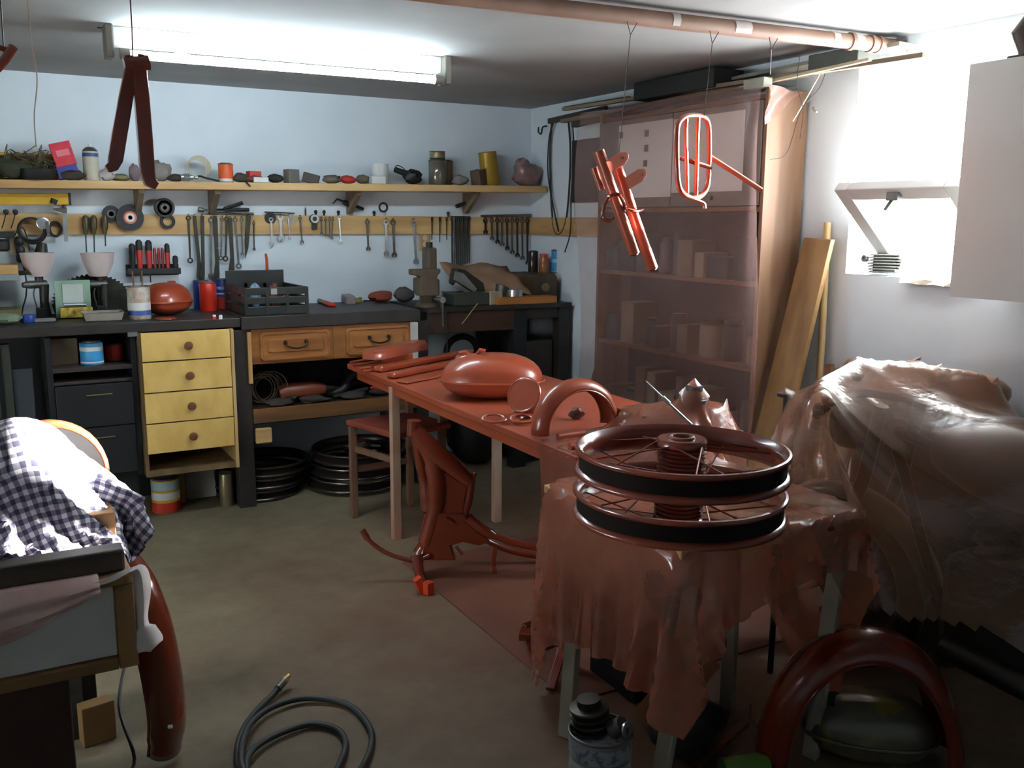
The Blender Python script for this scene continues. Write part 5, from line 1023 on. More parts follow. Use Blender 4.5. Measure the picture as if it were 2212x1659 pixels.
# boards leaning on the right wall
lp = thing('leaning_plank', 'wide brown plank leaning on the wall below the window', 'plank', (2.86, 2.86, 0))
MB().add([V(p) for p in ((2.75, 2.775, 0), (2.75, 2.955, 0), (3.075, 2.905, 1.43), (3.075, 2.755, 1.425), (2.775, 2.775, 0), (2.775, 2.955, 0), (3.10, 2.905, 1.43), (3.10, 2.755, 1.425))], [(0, 1, 2, 3), (7, 6, 5, 4), (0, 4, 5, 1), (1, 5, 6, 2), (2, 6, 7, 3), (3, 7, 4, 0)]).build('plank_board', wood('brown_plank', (158, 120, 74), (124, 90, 52), 'Z'), lp, bevel=.002)
one('round_pole', MB().cyl((3.03, 2.71, 0), (3.115, 2.815, 1.495), .015, seg=14), wood('pale_pole', (206, 178, 128), (184, 152, 104), 'Z'), 'pale round pole leaning on the wall behind the brown plank', 'pole', sm=True)
q = atX(1770, 800, 3.08); one('thin_lath', MB().beam((3.06, 2.69, 0), (3.10, 2.74, .90), .03, .02), wood('lath', (150, 108, 66), (120, 84, 50), 'Z'), 'short lath leaning behind the round pole', 'lath')
# dark board leaning at the far side of the shelf unit
one('leaning_strip', MB().beam((2.86, 4.40, 0), (3.09, 4.36, .88), .05, .02), wood('dull_strip', (92, 74, 46), (66, 52, 32), 'Z'), 'dull brown strip leaning left of the plastic film', 'strip')
# ---- wall cabinet
wc = thing('wall_cabinet', 'grey-white wall cabinet beside the window', 'cabinet', (2.96, 1.45, 1.255))
GW = mat('grey_white_melamine', (208, 206, 202), .34, var=.03, scale=2)
MB().bb(2.82, XR-.003, .80, 1.985, 1.258, 1.995).build('carcass', GW, wc, bevel=.002)
dd = MB().bb(2.80, 2.819, 1.40, 1.99, 1.255, 2.0).build('door', GW, wc, bevel=.002); d2 = MB().bb(2.80, 2.819, .80, 1.394, 1.255, 2.0).build('door', GW, wc, bevel=.002)
for d_, y in ((dd, 1.44), (d2, 1.35)): MB().cyl((2.785, y, 1.33), (2.80, y, 1.33), .011, seg=14).build('knob', GREYST, d_, sm=True)
bt = thing('leather_boots', 'dark brown leather bundle on top of the wall cabinet', 'bag', (2.90, 1.76, 2.001)); LB = mat('dark_leather', (64, 46, 38), .5, bump=.4)
MB().blob((2.92, 1.74, 2.055), (.16, .24, .11), 91, .15, 14, 9).build('bundle', LB, bt, sm=True)
MB().tube([V((2.88, 1.84, 2.02)), V((2.87, 1.86, 2.08)), V((2.88, 1.83, 2.15))], [.035, .04, .02], 12).build('upper_flap', LB, bt, sm=True)
MB().bb(2.85, 2.99, 1.80, 1.90, 2.001, 2.016).build('sole', BLACK, bt, bevel=.004)
# ---- finned cylinder head on the sill
chd = thing('cylinder_head', 'finned alloy cylinder head standing on the window sill', 'engine part', (XR+.07, 2.575, WZ0+.006)); AL = mat('grey_alloy', (140, 140, 136), .4, .6)
cc = V((XR+.06, 2.575, WZ0+.008)); mr_ = MX.Rotation(R(35), 3, 'Z')
for i in range(7): MB().box(cc+V((0, 0, .006+i*.0115)), (.125-.004*abs(i-3), .125-.004*abs(i-3), .0055), m=mr_).build('fin', AL, chd, bevel=.002)
MB().box(cc+V((0, 0, .04)), (.085, .085, .078), m=mr_).build('core', AL, chd)
MB().cyl(cc+V((0, 0, .08)), cc+V((0, 0, .105)), .022, .02, 14).build('neck', DARKST, chd, sm=True)
p_ = cc+V((-.068, .035, .058)); MB().lathe([(.006, 0), (.014, 0), (.014, .016), (.006, .016), (.006, 0)], p_, (-1, .2, .1), 16).build('port', AL, chd, sm=True)
one('wall_nail', MB().rod([atX(1757, 232, XR+.01), atX(1757, 236, XR-.03), atX(1764, 242, XR-.045)], .005), mat('white_hook', (200, 196, 186), .5), 'small white hook on the wall beside the shelf unit', 'hook', sm=True)
# ================================================================== pipe under the ceiling and parts hanging from it
pa, pb_ = atX(1950, 100, XR-.002), atZ(700, -40, 2.155)
pa.z = 2.160
pb_ = pa+(pb_-pa)*((XL+.002-pa.x)/(pb_.x-pa.x))     # on to the left wall
pp = thing('ceiling_pipe', 'dusty pink-brown pipe running under the ceiling to the right wall', 'pipe', (pa+pb_)/2)
PIPE = mat('dusty_pink_pipe', (156, 124, 106), .6, rgb2=(134, 102, 86), scale=6)
MB().tube([pa, pb_], .027, 16).build('pipe_body', PIPE, pp, sm=True)
dp = (pb_-pa).normalized()
for f_ in (.12, .16, .26): MB().tube([pa+dp*f_, pa+dp*(f_+.018)], .032, 16).build('collar', PIPE, pp, sm=True)
for f_, w_ in ((.22, .05), (.34, .03), (.75, .07), (1.05, .03)): MB().tube([pa+dp*f_+V((0, -.002, .001)), pa+dp*(f_+w_)+V((0, -.002, .001))], .0272, 10).build('paint_blotch', mat('white_blotch', (206, 196, 188), .6), pp, sm=True)
p2 = [pa+V((-.02, .09, .025)), pb_+V((0, .10, .03))]; one('ceiling_conduit', MB().tube(p2, .010, 10), mat('pale_conduit', (190, 182, 172), .6), 'thin pale conduit behind the pink pipe on the ceiling', 'pipe', sm=True)
def onpipe(px):
    best = None
    for i in range(900):
        p = pa.lerp(pb_, i/899); d = p-CAM; z = d.dot(fw); x = IW/2+FOC*d.dot(rt)/z
        if best is None or abs(x-px) < best[0]: best = (abs(x-px), p)
    return best[1]
WIRE = mat('thin_dark_wire', (70, 62, 56), .5, .5)
def hang(px, end, name, label):
    p = onpipe(px); q = MB(); q.tube([p+V((-.02, -.02, -.022)), p+V((0, -.012, -.06)), V(end)], .0014, 5).tube([p+V((.02, -.02, -.022)), p+V((0, -.012, -.06))], .0014, 5)
    return one(name, q, WIRE, label, 'wire', 'wires tied to the pink pipe')
# fork shrouds
F0 = onpipe(1357); FY = F0.y-.005
def ap(px, py, o=0): return atY(px, py, FY+o)
fk = thing('fork_shrouds', 'pair of red fork tubes with brackets hanging on a wire', 'fork', ap(1400, 590)); k = mpp(ap(1350, 450))
MB().tube([ap(1293, 326, .03), ap(1340, 462, .0), ap(1370, 548, -.02)], 12.5*k, 18).build('tube', PRIMER, fk, sm=True)
MB().tube([ap(1331, 352, .06), ap(1372, 475, .03), ap(1410, 580, .01)], 12*k, 18).build('tube', PRIMER, fk, sm=True)
MB().tube([ap(1283, 362, .06), ap(1300, 410, .05)], 8*k, 12).build('rear_tube', PRIMER, fk, sm=True)
for e_ in ((1370, 549, -.02), (1410, 581, .01)): MB().tube([ap(e_[0], e_[1], e_[2]), ap(e_[0]+.4, e_[1]+1.2, e_[2])], 9.5*k, 14).build('bore', BLACK, fk)
def ear(p0, p1, w_, o, nm):
    a, b_ = ap(*p0, o), ap(*p1, o); d = (b_-a).normalized(); n_ = V((0, 1, 0)); x = d.cross(n_).normalized(); L = (b_-a).length; q = MB()
    q.prism([(-w_*.5, 0), (-w_*.55, L*.7), (-w_*.3, L*.95), (0, L), (w_*.3, L*.95), (w_*.55, L*.7), (w_*.5, 0)], a, x, d, .006); return q.build(nm, PRIMER, fk, bevel=.002)
ear((1312, 362), (1357, 334), 26*k, .0, 'headlamp_ear'); ear((1352, 398), (1396, 370), 26*k, .0, 'headlamp_ear')
for p in ((1346, 341), (1388, 377)): MB().cyl(ap(*p, -.006), ap(*p, .0), 3*k, seg=10).build('ear_hole', mat('pale_hole', (150, 140, 132), .6), fk)
MB().tube(smooth([ap(1308, 438, .01), ap(1318, 424, -.02), ap(1336, 420, -.035), ap(1346, 436, -.03), ap(1352, 450, -.02), ap(1372, 456, -.02), ap(1388, 452, .01)]), 4*k, 8).build('clamp_strap', PRIMER_D, fk, sm=True)
MB().tube(smooth([ap(1306, 436, .02), ap(1302, 470, .02), ap(1316, 476, .01), ap(1328, 470, .0)]), [6*k]*5+[9*k]*9+[4*k]*5, 10, flat=.5).build('lower_yoke', PRIMER_D, fk, sm=True)
hang(1357, ap(1335, 352, .05), 'hanging_wire', 'long thin wire carrying the red fork tubes')
# luggage rack
RY = onpipe(1530).y-.005
def rp(px, py, o=0): return atY(px, py, RY+o)
rk = thing('luggage_rack', 'red oval luggage rack hanging from the pipe by a wire', 'rack', rp(1500, 440))
k = mpp(rp(1495, 340)); ov = []
for cx, cy, a0_ in ((1500, 280, 0), ):
    pass
pts = [(1462, 290), (1466, 266), (1480, 252), (1500, 249), (1520, 253), (1530, 270), (1532, 310), (1531, 360), (1528, 400), (1518, 420), (1500, 428), (1478, 420), (1466, 400), (1462, 350)]
loop = [rp(x, y, (x-1495)*.0010) for x, y in pts]; P3 = loop+loop[:3]; sm_ = smooth(P3, 5)[5:-5]
MB().tube(sm_[:len(loop)*5], 5.6*k, 10, loop=True).build('outer_loop', PRIMER, rk, sm=True)
MB().tube(smooth([rp(1482, 256), rp(1481, 300), rp(1483, 360), rp(1484, 418)]), 4.6*k, 8).build('slat_bar', PRIMER, rk, sm=True)
MB().tube(smooth([rp(1508, 254, .01), rp(1506, 300, .01), rp(1505, 360, .01), rp(1503, 422, .01)]), 4.6*k, 8).build('slat_bar', PRIMER, rk, sm=True)
MB().tube([rp(1466, 340, .02), rp(1536, 362, .03)], 5*k, 8).build('cross_stay', PRIMER_D, rk, sm=True)
MB().tube([rp(1532, 338, .05), rp(1590, 375, .0), rp(1645, 411, -.05)], 5.5*k, 10).build('side_stay', mat('pale_primer', (168, 104, 84), .35, coat=.4), rk, sm=True)  # this stay has a paler primer tone than the rack
MB().tube(smooth([rp(1490, 428), rp(1508, 434), rp(1520, 440), rp(1522, 450)]), 4*k, 8).build('tail_hook', PRIMER, rk, sm=True)
hang(1535, rp(1521, 252, .01), 'hanging_wire', 'thin wire carrying the red luggage rack')
hang(1662, atX(1664, 160, 2.55), 'hanging_wire', 'short loose wire tied to the pipe near the window')
# loose wires dangling from the timber
for i, (pts, lb_) in enumerate((([(1728, 120), (1722, 180), (1735, 240), (1728, 300)], 'loose thin wire dangling by the film corner'), ([(1792, 128), (1770, 190), (1730, 240), (1700, 330), (1664, 345)], 'long loose wire slanting across the brown side panel'), ([(1786, 132), (1740, 215), (1712, 262)], 'pale cord slanting down to the film corner'))):
    one('loose_wire', MB().tube(smooth([atY(x, y, 2.72+.05*i) for x, y in pts]), (.0016, .0016, .0035)[i], 5), WIRE if i < 2 else mat('pale_cord', (170, 156, 140), .7), lb_, 'wire', sm=True)
# red stand hanging at upper left
HY = 2.45
def hp_(px, py, o=0): return atY(px, py, HY+o)
cs_ = thing('centre_stand', 'red two-legged centre stand hanging by a wire from the ceiling', 'stand', hp_(300, 404)); k = mpp(hp_(290, 250))
MB().tube([hp_(268, 140), hp_(322, 136)], 16*k, 14).build('pivot_tube', PRIMER_D, cs_, sm=True)
MB().tube([hp_(278, 120), hp_(282, 150)], 8*k, 10).tube([hp_(306, 118), hp_(304, 150)], 8*k, 10).build('lug', PRIMER_D, cs_, sm=True)
def strip(path, w_, th, nm):
    q = MB(); P_ = [hp_(*p) for p in path]; rings = []
    for i, p in enumerate(P_):
        T_ = (P_[min(i+1, len(P_)-1)]-P_[max(i-1, 0)]).normalized(); x = V((0, 1, 0)).cross(T_).normalized(); y = V((0, 1, 0))
        ww = w_[i]*k if isinstance(w_, list) else w_*k
        rings.append([p+x*ww*a_+y*b__ for a_, b__ in ((-.5, -th), (.5, -th), (.5, th), (-.5, th))])
    return q.loft(rings).build(nm, PRIMER_D, cs_, bevel=.003)
strip([(284, 145), (272, 210), (258, 290), (249, 345), (243, 360), (230, 366)], [26, 28, 30, 30, 24, 16], .012, 'leg')
strip([(300, 145), (306, 215), (313, 300), (318, 372), (324, 394), (338, 403)], [28, 30, 30, 30, 26, 18], .016, 'leg')
one('hanging_wire', MB().tube([hp_(287, 125), hp_(285, 60), V((hp_(282, -10).x, HY+.0, ZC))], .0018, 5), mat('pinkish_wire', (150, 80, 84), .5), 'pinkish wire carrying the red centre stand', 'wire')
q = MB().tube([atY(-8, 150, 2.4), atY(12, 128, 2.4), atY(30, 100, 2.4)], 9*k, 10).beam(atY(-20, 98, 2.42), atY(22, 112, 2.42), .022, .012)
one('painted_lever', q, PRIMER_D, 'red lever hanging at the upper left picture edge', 'lever', bevel=.002)
one('hanging_wire', MB().tube([atY(8, 105, 2.42), V((atY(6, -5, 2.42).x, 2.42, ZC))], .0016, 5), WIRE, 'thin wire carrying the red lever at the left edge', 'wire')
a = atY(62, 30, 3.2); one('hanging_wire', MB().tube(smooth([V((a.x, 3.2, ZC)), atY(68, 90, 3.2), atY(80, 170, 3.2), atY(74, 250, 3.2), atY(78, 318, 3.2)]), .0018, 5), mat('brown_wire', (130, 110, 92), .5), 'bare brown wire hanging from the ceiling above the wire tangle', 'wire', sm=True)
# ================================================================== draping: a small cloth relaxer over real supports
def drape(P, supports, steps=160, iters=8, g=.0012, damp=.95, comp=.15, bend=.10, mu=.5, pins=(), thick=.004, zmin=.004):
    P = np.array(P, float); Q = P.copy(); ny, nx, _ = P.shape
    rest = P.copy()
    def links(a, b): return (a, b)
    S_ = np.s_; L = []
    for par in (0, 1):
        L += [(S_[:, par:nx-1:2], S_[:, par+1:nx:2]), (S_[par:ny-1:2, :], S_[par+1:ny:2, :])]
        L += [(S_[par:ny-1:2, 0:nx-1], S_[par+1:ny:2, 1:nx]), (S_[par:ny-1:2, 1:nx], S_[par+1:ny:2, 0:nx-1])]
    B_ = [(S_[:, :-2], S_[:, 2:]), (S_[:-2, :], S_[2:, :])]
    RL = [np.linalg.norm(rest[a]-rest[b], axis=-1) for a, b in L]; RB = [np.linalg.norm(rest[a]-rest[b], axis=-1) for a, b in B_]
    pin = []                                    # where the sheet is clipped or snagged on a support
    for t in pins:
        d_ = ((P[..., :2]-np.array(t[:2]))**2).sum(-1); i = np.unravel_index(d_.argmin(), d_.shape); pin.append((i, P[i].copy(), np.array(t, float)))
    def collide():
        hit = np.zeros((ny, nx), bool)
        for s in supports:
            if s[0] == 'box':
                c, h, rz = np.array(s[1]), np.array(s[2])+thick, s[3]; d = P-c; cs, sn = math.cos(rz), math.sin(rz)
                q = np.stack([d[..., 0]*cs+d[..., 1]*sn, -d[..., 0]*sn+d[..., 1]*cs, d[..., 2]], -1); pen = h-np.abs(q)
                m = (pen > 0).all(-1)
                if m.any():
                    pm = pen[m]; qm = q[m]; up_first = pm.copy(); up_first[:, 2] *= np.where(qm[:, 2] > 0, .6, 9)
                    ax = up_first.argmin(1); r_ = np.arange(len(ax)); sg = np.where(qm[r_, ax] >= 0, 1, -1); qm[r_, ax] = sg*h[ax]
                    P[m] = c+np.stack([qm[:, 0]*cs-qm[:, 1]*sn, qm[:, 0]*sn+qm[:, 1]*cs, qm[:, 2]], -1); hit |= m
            else:
                if s[0] == 'ell': c, r_ = np.array(s[1]), np.array(s[2])+thick; d = (P-c)/r_; l = np.linalg.norm(d, axis=-1); m = l < 1; pt = c
                else:
                    a, b = np.array(s[1]), np.array(s[2]); ab = b-a; t = np.clip(((P-a)@ab)/(ab@ab), 0, 1); c = a+t[..., None]*ab; r_ = s[3]+thick; d = (P-c)/r_; l = np.linalg.norm(d, axis=-1); m = l < 1
                if m.any():
                    k = np.maximum(l, 1e-6)[..., None]; P[m] = (c+d/k*r_)[m]; hit |= m
        fl = P[..., 2] < zmin; P[..., 2][fl] = zmin; hit |= fl
        Q[hit] += (P[hit]-Q[hit])*mu
    for st in range(steps):
        v = (P-Q)*damp; v[..., 2] -= g; Q = P.copy(); P = P+v
        for it in range(iters):
            for (a, b), r_ in zip(L, RL):
                A_, C_ = P[a], P[b]; d = C_-A_; l = np.linalg.norm(d, axis=-1); f_ = (l-r_)/np.maximum(l, 1e-9); f_ = np.where(f_ > 0, f_, f_*comp)*.5
                P[a] = A_+d*f_[..., None]; P[b] = C_-d*f_[..., None]
            for (a, b), r_ in zip(B_, RB):
                A_, C_ = P[a], P[b]; d = C_-A_; l = np.linalg.norm(d, axis=-1); f_ = np.minimum((l-r_)/np.maximum(l, 1e-9), 0)*bend*.25
                e = d*f_[..., None]; P[a] += e; P[b] -= e
            for i, p, t in pin: P[i] = p+(t-p)*min(1, st/40)
            if it % 3 == 2: collide()
        collide()
    return P
def grid_mesh(P, hem=None):
    ny, nx, _ = P.shape; q = MB(); F = P.reshape(-1, 3)
    fs = [(j*nx+i, j*nx+i+1, (j+1)*nx+i+1, (j+1)*nx+i) for j in range(ny-1) for i in range(nx-1)]
    if hem is not None:                         # the sheet ends in an uneven hem at about this height
        fs = [f_ for f_ in fs if min(F[k][2] for k in f_) > hem+.04*math.sin(F[f_[0]][1]*9)+.02*math.sin(F[f_[0]][0]*23)]
    used = sorted({k for f_ in fs for k in f_}); ix = {k: i for i, k in enumerate(used)}
    q.v = [V(F[k]) for k in used]; q.f = [tuple(ix[k] for k in f_) for f_ in fs]; return q
def flat_grid(x0, x1, y0, y1, z, step, rz=0, seed=1, jit=.004):
    nx, ny = int((x1-x0)/step)+1, int((y1-y0)/step)+1; rn = np.random.RandomState(seed)
    xs, ys = np.meshgrid(np.linspace(x0, x1, nx), np.linspace(y0, y1, ny)); cx, cy = (x0+x1)/2, (y0+y1)/2; c_, s_ = math.cos(rz), math.sin(rz)
    X = cx+(xs-cx)*c_-(ys-cy)*s_; Y = cy+(xs-cx)*s_+(ys-cy)*c_
    return np.stack([X, Y, z+rn.uniform(-jit, jit, X.shape)], -1)
# ---- translucent plastic film: lets most light straight through, scatters some, shines
def film(name, tint, haze, gloss=.10, dust=(170, 104, 88), dscale=3, bump=.35, vary=.35):
    m = bpy.data.materials.new(name); m.use_nodes = True; n = m.node_tree.nodes; l = m.node_tree.links
    n.remove(n['Principled BSDF']); o = n['Material Output']
    tc = n.new('ShaderNodeTexCoord'); nz = n.new('ShaderNodeTexNoise'); nz.inputs['Scale'].default_value = dscale; nz.inputs['Detail'].default_value = 8; l.new(tc.outputs['Object'], nz.inputs['Vector'])
    mr = n.new('ShaderNodeMapRange'); mr.inputs[1].default_value = .3; mr.inputs[2].default_value = .7; mr.inputs[3].default_value = haze*(1-vary); mr.inputs[4].default_value = min(1, haze*(1+vary)); l.new(nz.outputs['Fac'], mr.inputs[0])
    n2 = n.new('ShaderNodeTexNoise'); n2.inputs['Scale'].default_value = 26; n2.inputs['Detail'].default_value = 4; l.new(tc.outputs['Object'], n2.inputs['Vector'])
    bp = n.new('ShaderNodeBump'); bp.inputs['Strength'].default_value = bump; bp.inputs['Distance'].default_value = .008; l.new(n2.outputs['Fac'], bp.inputs['Height'])
    t = n.new('ShaderNodeBsdfTransparent'); t.inputs[0].default_value = tint
    d = n.new('ShaderNodeBsdfDiffuse'); d.inputs[0].default_value = lin(dust); tr = n.new('ShaderNodeBsdfTranslucent'); tr.inputs[0].default_value = lin(dust)
    a = n.new('ShaderNodeMixShader'); a.inputs[0].default_value = .5; l.new(d.outputs[0], a.inputs[1]); l.new(tr.outputs[0], a.inputs[2])
    b = n.new('ShaderNodeMixShader'); l.new(mr.outputs[0], b.inputs[0]); l.new(t.outputs[0], b.inputs[1]); l.new(a.outputs[0], b.inputs[2])
    g = n.new('ShaderNodeBsdfGlossy'); g.inputs['Roughness'].default_value = .18; l.new(bp.outputs[0], g.inputs['Normal'])
    lw = n.new('ShaderNodeLayerWeight'); lw.inputs['Blend'].default_value = .5; l.new(bp.outputs[0], lw.inputs['Normal'])
    pw = n.new('ShaderNodeMath'); pw.operation = 'POWER'; pw.inputs[1].default_value = 4; l.new(lw.outputs['Facing'], pw.inputs[0])
    fr_ = n.new('ShaderNodeMath'); fr_.operation = 'MULTIPLY'; fr_.inputs[1].default_value = .7; l.new(pw.outputs[0], fr_.inputs[0])
    ad = n.new('ShaderNodeMath'); ad.operation = 'ADD'; ad.inputs[1].default_value = gloss; l.new(fr_.outputs[0], ad.inputs[0]); ad.use_clamp = True
    c = n.new('ShaderNodeMixShader'); l.new(ad.outputs[0], c.inputs[0]); l.new(b.outputs[0], c.inputs[1]); l.new(g.outputs[0], c.inputs[2]); l.new(c.outputs[0], o.inputs[0])
    return m
# ================================================================== low table at the left with the checked shirt
lt = thing('low_cabinet', 'low cabinet with a white drawer front at the left', 'cabinet', (-.15, 2.35, 0))
FX = .225
WEDGE = wood('cabinet_edge', (150, 116, 72), (116, 86, 50), 'X')
MB().bb(-.75, FX, 2.10, 2.68, .70, .722).build('top_board', WEDGE, lt, bevel=.003)
MB().bb(-.75, FX-.042, 2.112, 2.13, .535, .699).build('drawer_front', mat('white_laminate', (196, 196, 194), .4, var=.03), lt, bevel=.002)
MB().bb(FX-.04, FX, 2.10, 2.66, .505, .699).build('corner_post', wood('post_z', (158, 122, 74), (124, 92, 54), 'Z'), lt, bevel=.003)
MB().bb(-.75, FX-.041, 2.10, 2.135, .505, .533).build('bottom_rail', WEDGE, lt, bevel=.003)
MB().bb(-.75, FX-.041, 2.14, 2.66, .505, .520).build('bottom_panel', WEDGE, lt)
MB().bb(-.75, .085, 2.16, 2.64, 0, .504).build('pedestal', mat('dark_mahogany', (62, 28, 20), .6, rgb2=(44, 20, 15), scale=5), lt, bevel=.003)
one('floor_wedge', MB().box((.17, 2.74, .06), (.09, .05, .12), rz=.2), mat('ochre_wood', (120, 90, 48), .7), 'ochre wooden wedge on the floor under the low cabinet', 'block', bevel=.003)
one('floor_case', MB().bb(.10, .18, 2.80, 2.98, 0, .26), BLK, 'black case on the floor behind the low cabinet', 'case', bevel=.004)
one('black_cable', MB().rod([(.20, 2.45, .02), (.24, 2.5, .05), (.22, 2.6, .16), (.26, 2.7, .25), (.30, 2.76, .22)], .005), BLACK, 'black cable curling on the floor under the low cabinet', 'cable', sm=True)
bm = thing('charred_beam', 'charred black wooden beam lying along the front of the low cabinet', 'beam', (-.2, 2.15, .724))
MB().beam((-.72, 2.155, .750), (FX-.012, 2.15, .750), .06, .050).build('beam_body', wood('charred_wood', (66, 56, 46), (34, 30, 27), 'X', scale=16), bm, bevel=.006)
q = MB().cyl((.045, 2.20, .742), (.10, 2.195, .746), .020, seg=14); one('short_tube', q, PRIMER_D, 'short brown tube lying behind the charred beam', 'tube', sm=True)
# supports hidden by the shirt: a paint drum and a cardboard box
dm = thing('shirt_drum', 'grey drum under the checked shirt on the low cabinet', 'drum', (.02, 2.50, .723)); MB().lathe([(.10, 0), (.105, .01), (.105, .16), (.08, .19), (.001, .195)], (.02, 2.50, .723), (0, 0, 1), 24).build('drum_body', GREYST, dm, sm=True)
one('card_box', MB().bb(.165, .222, 2.36, 2.62, .723, .79), CARD, 'small cardboard box under the shirt sleeve', 'box', bevel=.003)
CHK = bpy.data.materials.new('blue_checked_cotton'); CHK.use_nodes = True
def checks(m):
    n = m.node_tree.nodes; l = m.node_tree.links; b = n['Principled BSDF']; uv = n.new('ShaderNodeUVMap'); sx = n.new('ShaderNodeSeparateXYZ'); l.new(uv.outputs[0], sx.inputs[0])
    def stripe(o, period, duty):
        a = n.new('ShaderNodeMath'); a.operation = 'MULTIPLY'; a.inputs[1].default_value = 1/period; l.new(o, a.inputs[0])
        f_ = n.new('ShaderNodeMath'); f_.operation = 'FRACT'; l.new(a.outputs[0], f_.inputs[0]); c = n.new('ShaderNodeMath'); c.operation = 'LESS_THAN'; c.inputs[1].default_value = duty; l.new(f_.outputs[0], c.inputs[0]); return c.outputs[0]
    s1, s2 = stripe(sx.outputs[0], .021, .5), stripe(sx.outputs[1], .021, .5)
    ad = n.new('ShaderNodeMath'); ad.operation = 'ADD'; l.new(s1, ad.inputs[0]); l.new(s2, ad.inputs[1]); hf = n.new('ShaderNodeMath'); hf.operation = 'MULTIPLY'; hf.inputs[1].default_value = .5; l.new(ad.outputs[0], hf.inputs[0])
    cr = n.new('ShaderNodeValToRGB'); cr.color_ramp.interpolation = 'CONSTANT'; e = cr.color_ramp.elements; e[0].color = lin((186, 186, 190)); e[1].position = .4; e[1].color = lin((112, 108, 126)); k = e.new(.8); k.color = lin((52, 50, 74))
    l.new(hf.outputs[0], cr.inputs[0]); l.new(cr.outputs[0], b.inputs['Base Color']); b.inputs['Roughness'].default_value = .9
checks(CHK)
def uv_grid(ob, ny, nx, step):
    me = ob.data; uv = me.uv_layers.new(name='cloth'); 
    for lp in me.loops: uv.data[lp.index].uv = ((lp.vertex_index % nx)*step, (lp.vertex_index//nx)*step)
cab = [('box', (-.26, 2.39, .36), (.485, .29, .362), 0), ('ell', (.03, 2.50, .84), (.135, .135, .17)), ('ell', (-.16, 2.52, .80), (.20, .14, .15)), ('box', (.18, 2.50, .745), (.045, .11, .034), 0), ('box', (-.27, 2.152, .75), (.485, .03, .03), 0)]
st_ = .017; G0 = flat_grid(-.50, .37, 2.05, 2.86, 1.06, st_, rz=.22, seed=4, jit=.012)
G = drape(G0, cab, steps=150, iters=7, comp=.25, bend=.2, mu=.8, thick=.006, pins=[(.07, 2.50, 1.0), (.30, 2.42, .80)])
sh_ = grid_mesh(G); shirt = one('checked_shirt', sh_, CHK, 'blue checked cotton shirt heaped on the low cabinet in sunlight', 'shirt', sm=True, thick=.003)
uv_grid(shirt, G.shape[0], G.shape[1], st_)
# pinkish rag hanging over the drawer front
rows = []
for j in range(15):
    v = j/14; row = []
    for i in range(40):
        u = i/39; x = -.42+u*.575; sag = .135*math.sin(math.pi*(.30+.62*u))**1.1; dz = .724-sag*v if v > .15 else .724+.004
        y = 2.10-.010-.020*math.sin(v*math.pi*.95)-.010*math.sin(v*15-u*2.5)*v-.006*math.sin(u*23+v*3)*v
        if v <= .15: y = 2.10+.025*(1-v/.15)-.004
        row.append(V((x, min(y, 2.13), dz)))
    rows.append(row)
one('pink_rag', MB().loft(rows, cap=False, closed=False), mat('pinkish_white_rag', (204, 178, 172), .9, rgb2=(176, 144, 138), scale=6, bump=.3), 'pinkish rag sagging over the white drawer front', 'rag', sm=True, thick=.004)
pts = [V((.10, 2.092, .712)), V((.17, 2.085, .722)), V((.215, 2.092, .735)), V((.236, 2.11, .725)), V((.240, 2.11, .66)), V((.238, 2.105, .60)), V((.246, 2.10, .555)), V((.25, 2.10, .535))]
q = MB(); sp_ = smooth(pts, 6); rows = []
for i, p in enumerate(sp_):
    f_ = i/(len(sp_)-1); w_ = .012+.010*math.sin(f_*9)**2+(.010 if f_ > .75 else 0); w_ *= (1 if f_ < .93 else (1-f_)/.07+.05)
    rows.append([p+V((.0, -.012, 0))*0+V((w_*a_, -.006*math.cos(a_*3), w_*.6*b_)) for a_, b_ in ((-1, -.6), (-.4, .2), (.2, -.1), (1, .5))])
one('white_rag_strip', q.loft(rows, cap=False, closed=False), mat('white_rag', (214, 206, 202), .9), 'torn white rag strip hanging from the corner of low cabinet', 'rag', sm=True, thick=.004)
# long rear fender leaning on the cabinet corner
def sweep_u(path, hint, width, drop, m, name, label, n_=6, prof=6):
    P_ = smooth(path, 6); rows = []; hint = V(hint)
    for i, p in enumerate(P_):
        T_ = (P_[min(i+1, len(P_)-1)]-P_[max(i-1, 0)]).normalized(); nn = T_.cross(hint).normalized(); od_ = nn.cross(T_).normalized()
        if od_.dot(hint) < 0: od_ = -od_
        ww = width*(1 if 2 < i < len(P_)-4 else .9)
        rows.append([p+nn*(ww/2*math.sin(j/prof*math.pi/2))-od_*drop*(1-math.cos(j/prof*math.pi/2)) for j in range(-prof, prof+1)])
    lo = min((p for r_ in rows for p in r_), key=lambda p: p.z)
    t = thing(name, label, 'fender', lo)
    MB().loft(rows, cap=False, closed=False).build('fender_skin', m, t, sm=True, thick=.004)
    for s_ in (0, -1): MB().tube([r_[s_] for r_ in rows], .005, 6).build('rolled_edge', m, t, sm=True)
    return t, P_, rows
fpath = [atY(372, 1618, 2.52), atY(380, 1560, 2.46), atY(368, 1460, 2.41), atY(346, 1360, 2.385), atY(318, 1285, 2.39), atY(288, 1232, 2.42), atY(250, 1195, 2.47), atY(205, 1182, 2.53)]
fpath[0].z = .012
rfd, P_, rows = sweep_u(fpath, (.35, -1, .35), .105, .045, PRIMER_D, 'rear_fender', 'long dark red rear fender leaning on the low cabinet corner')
c = atY(363, 1570, 2.41); MB().cyl(c, c+V((.01, -.004, 0)), .005, seg=10).build('rivet', WHITE, rfd, sm=True)
